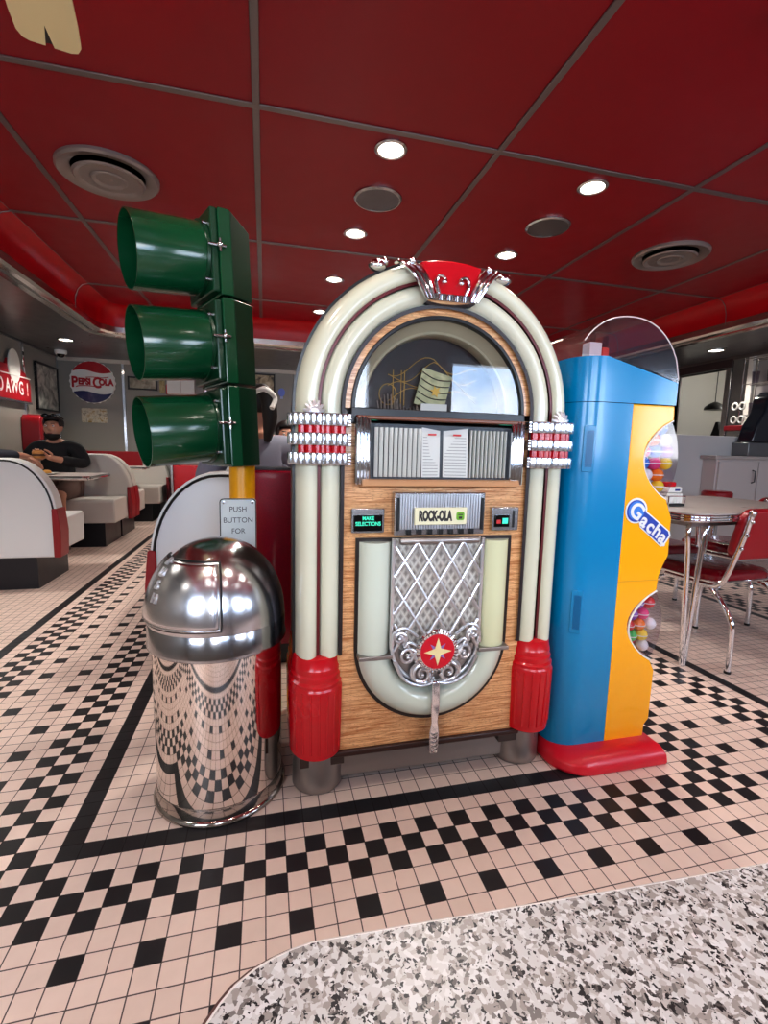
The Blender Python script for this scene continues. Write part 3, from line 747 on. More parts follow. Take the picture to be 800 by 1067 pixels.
for k in range(5): b.tube([(-.010, -.054, .165 - k * .013), (0, -.058, .158 - k * .013), (.010, -.054, .165 - k * .013)], .0025, 6)
b.build('tail_chevron', dsteel, tl)
# crest on top of the arch
CRM = Matrix.Translation((0, 0, 1.412)) @ Matrix.Diagonal((.90, .8, .70, 1)) @ Matrix.Translation((0, 0, -1.408))
b = MB(); b.mx = CRM; b.prism([(-.062, 1.425), (.062, 1.425), (.098, 1.545), (.05, 1.556), (0, 1.56), (-.05, 1.556), (-.098, 1.545)], -.06, .06)
cr = b.build('crest', redp, jb, bevel=.006)
b = MB(); b.mx = CRM; b.prism([(-.075, 1.405), (.075, 1.405), (.07, 1.432), (-.07, 1.432)], -.072, .0)
for s in (-1, 1):
    for d, rr in ((0, .0085), (.018, .0075), (.034, .006)):
        b.tube(bez([(s * (.058 + d * .6), -.068, 1.412), (s * (.070 + d * .8), -.07, 1.45), (s * (.09 + d), -.066, 1.50), (s * (.118 + d * 1.1), -.045, 1.54), (s * (.125 + d * 1.1), -.01, 1.55)], 6), rr, 8)
    b.tube(bez([(s * .04, -.066, 1.43), (s * .052, -.068, 1.47), (s * .044, -.07, 1.495), (s * .026, -.07, 1.49), (s * .024, -.07, 1.474)], 6), .006, 8)
    b.ball((s * .026, -.07, 1.476), .009, 12, 8)
    b.ball((s * .122, -.05, 1.545), .013, 12, 8)
for k in range(5): b.lathe([(0, 1.407), (.011, 1.407), (.012, 1.428), (.006, 1.434), (0, 1.434)], 10, -.05 + .025 * k, -.07)
b.build('crest_frame', chrome, cr)
for s in (-1, 1):
    b = MB(); a = math.radians(64)
    b.ball((s * .43 * math.cos(a) , .03, ZA + .43 * math.sin(a)), .02, 14, 8, (1.3, 1, .8)); b.ball((s * .43 * math.cos(a) - s * .02, .03, ZA + .43 * math.sin(a) + .012), .012, 12, 8)
    b.build('top_stud', chrome, jb)

for o_ in jb.children:
    o_.scale = (.96,) * 3; o_.location = (0, 0, .0404)

# ------------------------------------------------------------------ capsule vending machine
GX, GY = 1.60, .07
gm = thing('capsule_machine', 'blue and yellow capsule vending machine on a red base beside the jukebox', 'vending machine', (GX, GY, 0))
def plan(x0, x1, y0, y1, r, n=8):  # rounded left corners
    return [(x1, y0), (x1, y1)] + arc(x0 + r, y1 - r, r, 90, 180, n) + arc(x0 + r, y0 + r, r, 180, 270, n)
b = MB(); lv = [(.0, .0), (.01, -.004), (.035, .0), (.055, .02), (.062, .05)]; R = []
for z, ins in lv:
    R.append([b.v((x, y, z)) for x, y in plan(-.198 + ins, .19 - ins * .4, -.075 + ins, .50, .11) ])
for A, B in zip(R, R[1:]):
    for k in range(len(A)): b.f([A[k], A[(k + 1) % len(A)], B[(k + 1) % len(A)], B[k]])
b.f(R[0]); b.f(R[-1]); b.build('base', gred, gm, bevel=.004)
xj = .002
b = MB(); R = []
P0 = plan(-.185, xj, 0, .44, .085)
for z in (.055, .61, .612, 1.17): R.append([b.v((x, y, z)) for x, y in P0])
for A, B in zip(R, R[1:]):
    for k in range(len(A)): b.f([A[k], A[(k + 1) % len(A)], B[(k + 1) % len(A)], B[k]])
b.f(R[0]); b.f(R[-1]); b.build('rear_body', gblue, gm, ang=30)
# upper blue section with a sloping rim
b = MB(); P1 = plan(-.185, .16, 0, .44, .085)
def rim(x): return 1.305 if x < -.08 else 1.305 - .065 * ((x + .08) / .24) ** 1.2
A = [b.v((x, y, 1.172)) for x, y in P1]; B = [b.v((x, y, rim(x))) for x, y in P1]
# subdivide the long sides by adding mid points on the rim
for k in range(len(A)): b.f([A[k], A[(k + 1) % len(A)], B[(k + 1) % len(A)], B[k]])
b.f(A); b.f(B); b.build('upper_body', gblue, gm, ang=30)
# yellow front with two bites for the globes
def bite(zc, h, depth, x0=.16):
    return [(x0 - depth * math.sin(PI * k / 14) ** .75 * (1 - .25 * (k / 14 - .5)), zc + h / 2 - h * k / 14) for k in range(1, 14)]
prof = [(xj, 1.17), (.158, 1.17), (.16, 1.125)] + bite(1.0, .25, .1) + [(.16, .875), (.187, .815), (.19, .69), (.172, .655), (.160, .62), (.158, .575)] + bite(.452, .24, .105) + [(.158, .33), (.178, .295), (.176, .12), (.16, .10), (.158, .055), (xj, .055)]
MB().prism(prof, 0, .44).build('front_body', gyel, gm, smooth=False, bevel=.005)
for z in (.61,): MB().box(xj, .165, -.0008, .0, z - .001, z + .001).build('body_seam', mat('seam_amber', (206, 140, 10), .5), gm, smooth=False)
def globe(zc, h, name):
    pr = [(.16 - .098 * math.sin(PI * k / 16) ** .75, zc + h / 2 - h * k / 16) for k in range(17)]
    fr_ = [(.16 + .040 * math.sin(PI * k / 16) ** .8, zc - h / 2 + h * k / 16) for k in range(1, 16)]
    o = MB().prism(pr + fr_, .012, .428).build(name, clearp, gm, smooth=False)
    MB().tube([(x, .004, z) for x, z in pr], .0035, 6).build('globe_rim', white, o)
globe(1.0, .25, 'globe'); globe(.452, .24, 'globe')
# clear vaulted top
b = MB(); N = 22; rows = []
def domez(x):
    t = (x + .03) / .19
    return 1.25 + .172 * max(0.0, 1 - abs(t) ** 2.3) ** .62
xs = [-.185 + .345 * k / N for k in range(N + 1)]
for y, sc_ in ((0.0, 1.0), (.44, 1.0)):
    rows.append([b.v((x, y, max(rim(x) + .002, domez(x)))) for x in xs])
base_f = [b.v((x, .0, rim(x))) for x in xs]; base_b = [b.v((x, .44, rim(x))) for x in xs]
for k in range(N):
    b.f([rows[0][k], rows[0][k + 1], rows[1][k + 1], rows[1][k]])
    b.f([base_f[k], base_f[k + 1], rows[0][k + 1], rows[0][k]]); b.f([base_b[k], rows[1][k], rows[1][k + 1], base_b[k + 1]])
b.f([base_f[0], rows[0][0], rows[1][0], base_b[0]]); b.f([base_f[-1], base_b[-1], rows[1][-1], rows[0][-1]])
dm = b.build('top_dome', domep, gm, ang=30)
MB().tube([(x, .0, max(rim(x) + .002, domez(x))) for x in xs], .002, 6).build('dome_edge', mat('dome_edge_pale', (222, 206, 206), .2), dm)
for x, y in ((-.02, .18), (.03, .18)): MB().box(x - .006, x + .006, y, y + .012, 1.3, domez(x) - .004).build('dome_strut', clearp, dm, smooth=False)
b = MB()
for x, z, w_ in ((-.135, 1.06, .07), (-.135, .5, .07)):
    pass
for z in (1.03, .515):     # recessed grips near the rounded corner
    mb = MB(); mb.mx = Matrix.Translation((-.135, .012, z)) @ Matrix.Rotation(math.radians(-32), 4, 'Z')
    mb.prism(rrect(-.018, .018, -.07, .07, .005), -.008, .01)
    gp_ = mb.build('grip', gblue, gm, bevel=.002)
    mb = MB(); mb.mx = Matrix.Translation((-.135, .012, z)) @ Matrix.Rotation(math.radians(-32), 4, 'Z')
    mb.box(-.008, .012, -.0095, -.007, -.055, .055).build('grip_recess', gblue2, gp_, smooth=False)
mb = MB(); mb.box(-.19, -.176, .12, .19, .72, .78); lk_ = mb.build('lock_plate', gblue2, gm, bevel=.004)
MB().lathe([(0, -.193), (.009, -.193), (.01, -.186), (0, -.186)], 16, .15, .75, 'x').build('lock', chrome, lk_)
# sticker with lettering
sg = bpy.data.objects.new('sticker', None)
mxs = Matrix.Translation((.095, -.0015, .795)) @ Matrix.Rotation(math.radians(36), 4, 'Y')
def onside(mb): mb.mx = mxs; return mb
stk = onside(MB()); O = arc(-.066, .008, .041, 30, 330, 18) + [(-.02, -.024), (.088, -.026), (.097, -.018), (.097, .024), (.085, .032), (-.02, .030)]
so = stk.prism(O, -.001, 0).build('sticker', white, gm, smooth=False)
onside(MB()).prism([(-.066 + (u + .066) * .86 if u < -.03 else u * .93, w * .86) for u, w in O], -.0016, -.001).build('sticker_outline', mat('sticker_blue', (40, 70, 170), .35), so, smooth=False)
onside(MB()).prism(arc(-.066, .008, .030, 0, 360, 24)[:-1], -.0022, -.0016).build('sticker_disc', mat('sticker_light_blue', (60, 130, 215), .35), so, smooth=False)
for chx, u, z_, sz in (('G', -.064, .006, .07), ('a', -.020, .0, .060), ('c', .012, .0, .060), ('h', .043, .004, .062), ('a', .074, .0, .060), ('.', .093, .0, .06)):
    o = text('sticker_letter', chx, sz, white, so, (0, 0, 0), (0, 0, 0), .0004, 1.0, .0018)
    o.matrix_local = mxs @ Matrix.Translation((u, -.0028, z_)) @ Matrix.Rotation(PI / 2, 4, 'X')
b = MB()
box_ = thing('prize_box', 'small white and red box standing under the clear top of the capsule machine', 'box', (GX - .045, GY + .15, 1.300))
MB().box(-.025, .02, -.02, .02, 0, .075).build('carton', white, box_, bevel=.002)
MB().box(.022, .05, -.02, .02, 0, .062).build('toy', mat('toy_red', (220, 60, 50), .4), box_, bevel=.006)
caps = {}
cols = {'pink': (236, 60, 130), 'red': (214, 30, 40), 'purple': (150, 90, 190), 'blue': (40, 120, 220), 'orange': (245, 130, 40), 'green': (60, 190, 90), 'yellow': (245, 215, 50), 'white': (235, 235, 235)}
for k_, c_ in cols.items(): caps[k_] = mat('capsule_' + k_, c_, .2, coat=.5)
CR = .0212
def packed(zc, h, names, off=0.0):
    out = []; k = 0
    for r_ in range(6):
        z = zc - h / 2 + .040 + r_ * .0375
        t_ = (zc + h / 2 - z) / h
        if not .06 < t_ < .94: continue
        sn = math.sin(PI * t_)
        x0, x1 = .16 - .098 * sn ** .75 + .02 + off, .16 + .040 * sn ** .8 - CR - .002
        if x1 < x0: out.append((names[k % len(names)], (x0 + x1) / 2, z)); k += 1; continue
        n_ = int((x1 - x0) / .0435) + 1
        for q in range(n_):
            x = x0 + q * .0435 + ((x1 - x0) - (n_ - 1) * .0435) * (.25 if r_ % 2 else .8)
            out.append((names[k % len(names)], x, z)); k += 1
    return out
upper = packed(1.0, .25, ['yellow', 'white', 'orange', 'blue', 'pink', 'yellow', 'pink', 'blue', 'purple', 'orange', 'white', 'blue', 'white', 'white', 'blue'])
lower = packed(.452, .24, ['white', 'green', 'yellow', 'red', 'orange', 'white', 'purple', 'pink', 'purple', 'red', 'pink', 'white'])
for nm, L in (('upper', packed(1.0, .25, ['white', 'blue', 'pink', 'white', 'orange'], .02)), ('lower', packed(.452, .24, ['pink', 'yellow', 'green', 'red', 'white'], .02))):
    for cname, x, z in L:
        if x > .185: continue
        o = MB().ball((0, 0, 0), CR, 18, 12).build('capsule', caps[cname], None, (GX + x, GY + .082, z + .008))
        tag(o, 'half-hidden toy capsule deep inside the %s globe behind the front ones' % nm, 'capsule', 'capsules deep in the %s globe' % nm)
pos_words = ['highest', 'second highest', 'third highest', 'fourth highest', 'lowest']
for nm, L in (('upper', upper), ('lower', lower)):
    for idx, (cname, x, z) in enumerate(L):
        same = sorted([q for q in range(len(L)) if L[q][0] == cname], key=lambda q: -L[q][2])
        rk = same.index(idx)
        wd = '' if len(same) == 1 else pos_words[rk] + ' '
        o = MB().ball((0, 0, 0), CR, 20, 14).build('capsule', caps[cname], None, (GX + x, GY + .037, z))
        tag(o, ('only %s capsule in the %s globe of the vending machine' if len(same) == 1 else wd + '%s capsule in the %s globe of the vending machine') % (cname, nm), 'capsule', 'toy capsules in the %s globe' % nm)
        MB().lathe([(CR, -.0016), (CR + .0005, -.0012), (CR + .0005, .0012), (CR, .0016)], 20).build('seam_ring', clearp if False else white, o)

# ------------------------------------------------------------------ waste bin
bn = thing('trash_can', 'shiny stainless steel dome-top trash can left of the jukebox', 'trash can', (.372, .215, 0))
MB().lathe([(.0, .0), (.185, .0), (.188, .004), (.188, .009), (.184, .014), (.1805, .017), (.1805, .045), (.179, .05), (0, .05)], 72).build('base_ring', mat('dark_base_steel', (176, 168, 162), .12, 1.0), bn)
MB().lathe([(.178, .048), (.178, .47), (.0, .47)], 96).build('body', mirror, bn, ang=60)
MB().lathe([(.0, .462), (.186, .462), (.191, .466), (.191, .474), (.189, .48), (.189, .53), (.186, .534), (0, .534)], 72).build('collar', mat('satin_collar', (172, 172, 176), .16, 1.0), bn)
def dome(a): return (.188 * math.cos(a) ** .92, .532 + .222 * math.sin(a))
MB().lathe([dome(PI / 2 * k / 18) for k in range(18)] + [(0, .754)], 72).build('dome', mat('satin_dome', (206, 206, 210), .2, 1.0), bn, ang=60)
b = MB(); rows = []; n0, n1 = 16, 20
A0, A1 = math.radians(176), math.radians(276)
for q in range(n0 + 1):
    e = PI / 2 * (.045 + .52 * q / n0); row = []
    for k in range(n1 + 1):
        tt = k / n1; a = A0 + (A1 - A0) * tt
        r, z = dome(e); row.append(b.v(((r + .004) * math.cos(a), (r + .004) * math.sin(a), z + .002)))
    rows.append(row)
for A, B in zip(rows, rows[1:]):
    for k in range(n1): b.f([A[k], A[k + 1], B[k + 1], B[k]])
fl = b.build('flap', mat('satin_flap', (212, 212, 216), .22, 1.0), bn, ang=60)
so_ = fl.modifiers.new('solid', 'SOLIDIFY'); so_.thickness = .010; so_.offset = 0
edge = []
def dp(e, a): r, z = dome(e); return ((r + .0055) * math.cos(a), (r + .0055) * math.sin(a), z + .003)
e0, e1 = PI / 2 * .045, PI / 2 * .565
edge += [dp(e0 + (e1 - e0) * k / 12, A0) for k in range(13)] + [dp(e1, A0 + (A1 - A0) * k / 12) for k in range(1, 13)] + [dp(e1 - (e1 - e0) * k / 12, A1) for k in range(1, 13)] + [dp(e0, A1 - (A1 - A0) * k / 12) for k in range(1, 12)]
MB().tube(edge, .0045, 8, closed=True).build('flap_edge', steel, fl)
cx_ = Vector((.188 * math.cos((A0 + A1) / 2) * .75, .188 * math.sin((A0 + A1) / 2) * .75, .62))
MB().tube([Vector(q) + (Vector(q) - cx_).normalized() * .006 - Vector((q[0], q[1], 0)).normalized() * .005 for q in edge], .0038, 8, closed=True).build('flap_gap', black, fl)
for k, ch_ in enumerate('PUSH'):
    a = math.radians(212 + k * 2); e = PI / 2 * (.55 - k * .105); r, z = dome(e)
    o = text('flap_letter', ch_, .034, mat('letter_steel', (236, 236, 238), .4, .8), fl, (0, 0, 0), (0, 0, 0), .002, 1.0, .001)
    nrm = Vector((math.cos(a) * math.cos(e), math.sin(a) * math.cos(e), math.sin(e) * 1.1)).normalized()
    side = Vector((-math.sin(a), math.cos(a), 0)); up = nrm.cross(side)
    mx = Matrix((side, up, nrm)).transposed().to_4x4(); mx.translation = Vector(((r + .0085) * math.cos(a), (r + .0085) * math.sin(a), z + .006))
    o.matrix_local = mx
# ------------------------------------------------------------------ traffic signal
tlx, tly = .425, .65
tsg = thing('traffic_light', 'green three-section traffic signal with hooded visors on a yellow pole', 'traffic light', (tlx, tly, 0))
MB().lathe([(0, 0), (.12, 0), (.12, .02), (.06, .04), (.046, .06), (.046, .96), (0, .96)], 32).build('pole', yellow, tsg)
ROT = math.radians(205)                 # the way the lamps face
hx = Matrix.Translation((-.034, 0, .93)) @ Matrix.Rotation(math.radians(-2.2), 4, 'Y') @ Matrix.Translation((0, 0, -.93)) @ Matrix.Rotation(ROT - PI, 4, 'Z')   # local -x is the front
Z0, H = .938, .280
for k in range(3):
    z0 = Z0 + k * H; zc = z0 + H / 2
    b = MB(); b.mx = hx
    # tapering section shell: front at x=-.05, back at x=.13
    F = [(-.125, z0 + .004), (.125, z0 + .004), (.125, z0 + H - .004), (-.125, z0 + H - .004)]
    Bk = [(-.085, z0 + .004), (.085, z0 + .004), (.085, z0 + H - .004), (-.085, z0 + H - .004)]
    if k == 2: F = F[:2] + [(.125, z0 + H - .01), (-.125, z0 + H - .01)]; Bk = Bk[:2] + [(.085, z0 + H - .05), (-.085, z0 + H - .05)]
    def loft(b, LL):
        L = [[b.v((x, y, z)) for y, z in q] for x, q in LL]
        for A, B in zip(L, L[1:]):
            for q in range(4): b.f([A[q], A[(q + 1) % 4], B[(q + 1) % 4], B[q]])
        b.f(L[0]); b.f(L[-1]); return b
    sec = loft(b, ((-.05, F), (-.008, F))).build('housing_section', green, tsg, smooth=False, bevel=.004)
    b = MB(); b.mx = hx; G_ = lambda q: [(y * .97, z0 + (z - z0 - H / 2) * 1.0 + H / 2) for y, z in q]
    loft(b, ((-.008, G_(F)), (.072, G_(Bk)))).build('housing_back', mat('shaded_green_enamel', (5, 46, 27), .3, coat=.3), sec, smooth=False, bevel=.003)  # same enamel, with the shade of the rear sides put into the colour
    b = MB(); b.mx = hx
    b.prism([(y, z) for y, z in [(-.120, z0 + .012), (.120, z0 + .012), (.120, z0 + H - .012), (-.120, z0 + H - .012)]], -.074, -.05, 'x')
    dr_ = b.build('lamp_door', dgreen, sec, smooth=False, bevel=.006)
    hv = hx @ Matrix.Translation((-.07, 0, zc)) @ Matrix.Rotation(math.radians(-4.5), 4, 'Y') @ Matrix.Translation((.07, 0, -zc))
    b = MB(); b.mx = hv; r = .115
    rows = []
    for x, rr in ((-.07, r), (-.09, r), (-.294, r * 1.0), (-.296, r - .001), (-.296, r - .004), (-.09, r - .005)):
        rows.append([b.v((x, rr * math.cos(2 * PI * q / 48), zc + rr * math.sin(2 * PI * q / 48))) for q in range(48)])
    for A, B in zip(rows, rows[1:]):
        for q in range(48): b.f([A[q], A[(q + 1) % 48], B[(q + 1) % 48], B[q]])
    vz = b.build('visor', green, sec, ang=50)
    b = MB(); b.mx = hx
    b.lathe([(r - .001, -.075), (r + .006, -.076), (r + .006, -.086), (r - .001, -.087)], 48, 0, zc, 'x').build('visor_flange', dgreen, vz)
    b = MB(); b.mx = hx
    b.lathe([(.105, -.078), (.075, -.092), (.04, -.10), (0, -.103)], 32, 0, zc, 'x')
    b.build('lens', mat('lens_%d' % k, ((20, 90, 60), (150, 110, 20), (110, 14, 16))[k], .2), sec)
    for q, zz in ((-1, zc + .085), (1, zc - .085), (-1, zc - .085), (1, zc + .085)): 
        b = MB(); b.mx = hx; b.lathe([(0, -.088), (.007, -.088), (.007, -.074), (0, -.074)], 10, q * .088, zz, 'x'); b.build('screw', steel, vz)
    for q in (-1, 1):
        b = MB(); b.mx = hx
        b.tube([(-.085, q * .124, zc + .012), (-.03, q * .130, zc + .012)], .005, 8)
        b.ball((-.05, q * .133, zc + .012), .010, 10, 8); b.tube([(-.05, q * .133, zc - .008), (-.05, q * .133, zc + .032)], .004, 8)
        b.build('wing_latch', steel, sec)
sp_ = MB(); sp_.prism(rrect(-.064, .064, .60, .826, .012), -.05, -.046)
sp = sp_.build('push_button_sign', mat('sign_white', (226, 232, 230), .35), tsg, loc=(0, 0, 0), smooth=False)
sp.location = (-.014, 0, 0)
b = MB(); b.tube([(x, -.051, z) for x, z in rrect(-.062, .062, .602, .824, .012)], .0018, 6, closed=True).build('sign_border', inkdark, sp)
for k, wd in enumerate(('PUSH', 'BUTTON', 'FOR')):
    text('sign_lettering', wd, .027, inkdark, sp, (0, -.051, .786 - k * .040), (PI / 2, 0, 0), .0005, .95, -.0002)
b = MB()
for x in (-.05, .05): b.lathe([(0, -.054), (.006, -.053), (.006, -.05), (0, -.05)], 12, x, .812, 'y')
b.build('sign_screw', steel, sp)

# ------------------------------------------------------------------ booths
def bench(name, label, xa, sx, yb, sy, L=1.1, center=None, wv=None, group='booth benches', seat_d=.5):
    """bench whose aisle end is at xa, running sx along x; back at yb, seat on the sy side"""
    wv = wv or whitev
    t = thing(name, label, 'bench', (xa, yb, 0), 0, group)
    w_ = .42 if center else L
    ex, ez = .29, .40
    def endprof(x0, x1):
        p = [(x1, .22), (x1, .9)] + [(x0 + ex - ex * math.sin(a), .9 - ez + ez * math.cos(a)) for a in [PI / 2 * k / 10 for k in range(11)]] + [(x0, .22)]
        return [(sx * u, w) for u, w in p]
    y0, y1 = (0, sy * .13)
    MB().prism(endprof(0, w_), y0, y1).build('backrest', wv, t, bevel=.015, bseg=3, smooth=True)
    pth = [(sx * (.018 + (ex - .018) * (1 - math.sin(a))), -sy * .003, .9 - ez + (ez - .016) * math.cos(a)) for a in [PI / 2 * k / 12 for k in range(13)]]
    pth = [(sx * w_, -sy * .003, .884)] + pth + [(sx * .018, -sy * .003, .23)]
    MB().tube(pth, .006, 8).build('piping', black, t)
    MB().prism([(-sx * .012, .22), (-sx * .02, .40), (-sx * .004, .56), (sx * .03, .56), (sx * .03, .22)], -sy * .012, sy * .14).build('side_strip', redv, t, bevel=.006)
    if center:
        MB().prism([(sx * w_, .1), (sx * L, .1), (sx * L, .91), (sx * (w_ + .02), .91), (sx * w_, .9)], -sy * .02, sy * .13).build('center_panel', center, t, bevel=.012, bseg=3)
        MB().box(min(sx * w_, sx * L), max(sx * w_, sx * L), min(0, sy * .12), max(0, sy * .12), .912, .922).build('top_trim', black, t)
    MB().prism([(sy * .12, .24), (sy * .15, .47), (sy * (seat_d + .08), .475), (sy * (seat_d + .1), .455), (sy * (seat_d + .085), .24)], min(sx * .03, sx * L), max(sx * .03, sx * L), 'x').build('seat', wv, t, bevel=.015, bseg=3)
    MB().box(min(sx * .14, sx * L), max(sx * .14, sx * L), min(sy * .01, sy * (seat_d + .03)), max(sy * .01, sy * (seat_d + .03)), 0, .235).build('base', navy, t)
    return t
bench('booth_bench', 'white booth bench with its back to us at the left edge of the picture', -.88, -1, 2.5, 1, 1.25)
bench('booth_bench', 'off-white booth bench the man in the black hoodie sits on', -.88, -1, 4.5, -1, 1.25, wv=greyv)
bench('booth_bench', 'off-white booth bench behind the man, back to back with his', -.88, -1, 4.535, 1, 1.25, wv=greyv)
bench('booth_bench', 'grey-white booth bench against the far back wall', -.80, -1, 6.17, -1, 1.3, wv=greyv)
bench('booth_bench', 'white round-shouldered booth bench with a crimson back panel behind the trash can', .02, 1, 1.0, 1, 1.2, center=spark)
bench('booth_bench', 'booth bench facing us behind the jukebox, where the second dark-haired diner sits', .04, 1, 2.95, -1, 1.2)
def btable(label, xa, sx, y0, y1, z=.735, L=1.15):
    t = thing('booth_table', label, 'table', (xa, (y0 + y1) / 2, 0), 0, 'booth tables'); h = (y1 - y0) / 2
    MB().prism(rrect(min(0, sx * L), max(0, sx * L), -h, h, .06), z - .032, z, 'z').build('tabletop', offwhite, t, smooth=False)
    MB().tube([(x, y, z - .016) for x, y in rrect(min(0, sx * L), max(0, sx * L), -h, h, .06)], .017, 8, closed=True).build('edge_band', chrome, t)
    MB().lathe([(.2, 0), (.2, .015), (.05, .03), (.035, .05), (.035, z - .03), (0, z - .03)], 24, sx * L * .55, 0).build('pedestal', steel, t)
btable('chrome-edged booth table between the two left booth benches', -.92, -1, 3.28, 3.86)
btable('chrome-edged booth table farther back on the left', -.92, -1, 5.2, 5.55)
btable('booth table between the two diners behind the jukebox', .12, 1, 1.72, 2.28)
# things on the first table
pl = thing('plate', 'white plate with food on the table in front of the hooded man', 'plate', (-1.33, 3.5, .735))
MB().lathe([(0, 0), (.07, 0), (.11, .012), (.115, .016), (.07, .006), (0, .006)], 32).build('dish', white, pl)
MB().ball((.02, .0, .022), .035, 14, 10, (1, 1, .55)).build('food', mat('fries', (206, 150, 70), .6), pl)

# ------------------------------------------------------------------ people
def skinned(name, joints, edges, m, parent=None, sub=2):
    """object whose edges need a skin layer: made through bmesh so that the layer exists"""
    keys = list(joints); bm_ = bmesh.new(); lay = bm_.verts.layers.skin.verify()
    vs = []
    for k, key in enumerate(keys):
        v = bm_.verts.new(joints[key][:3]); r = joints[key][3:]
        v[lay].radius = (r[0], r[1] if len(r) > 1 else r[0]); v[lay].use_root = (k == 0); vs.append(v)
    for a, c in edges: bm_.edges.new((vs[keys.index(a)], vs[keys.index(c)]))
    me = bpy.data.meshes.new(name); bm_.to_mesh(me); bm_.free(); me.materials.append(m)
    o = bpy.data.objects.new(name, me); C.objects.link(o); o.parent = parent
    sk = o.modifiers.new('skin', 'SKIN'); sk.use_smooth_shade = True; sk.branch_smoothing = .3
    sb = o.modifiers.new('sub', 'SUBSURF'); sb.levels = sub; sb.render_levels = sub
    return o
def hand_joints(J, E, tag_, wrist, d, up):
    """palm, four fingers and a thumb growing from a wrist joint along d; fingers curl towards up"""
    d = Vector(d).normalized(); up = Vector(up).normalized(); sd = d.cross(up).normalized(); W = Vector(J[wrist][:3])
    pc = W + d * .045; J[tag_ + 'palm'] = (*pc, .030, .016); E.append((wrist, tag_ + 'palm'))
    for k, (off, ln) in enumerate(((-.030, .072), (-.010, .082), (.011, .076), (.030, .06))):
        a = W + d * .088 + sd * off; b_ = a + d * ln * .5 + up * .012; c_ = b_ + d * ln * .32 + up * .028
        for q, (p, r) in enumerate(((a, .010), (b_, .009), (c_, .0075))):
            J['%sf%d%d' % (tag_, k, q)] = (*p, r)
        E.append((tag_ + 'palm', '%sf%d0' % (tag_, k))); E.append(('%sf%d0' % (tag_, k), '%sf%d1' % (tag_, k))); E.append(('%sf%d1' % (tag_, k), '%sf%d2' % (tag_, k)))
    a = W + d * .03 - sd * .036 + up * .008; b_ = a + d * .03 - sd * .016 + up * .016; c_ = b_ + d * .024 + up * .012
    for q, (p, r) in enumerate(((a, .012), (b_, .010), (c_, .008))): J['%st%d' % (tag_, q)] = (*p, r)
    E += [(tag_ + 'palm', tag_ + 't0'), (tag_ + 't0', tag_ + 't1'), (tag_ + 't1', tag_ + 't2')]
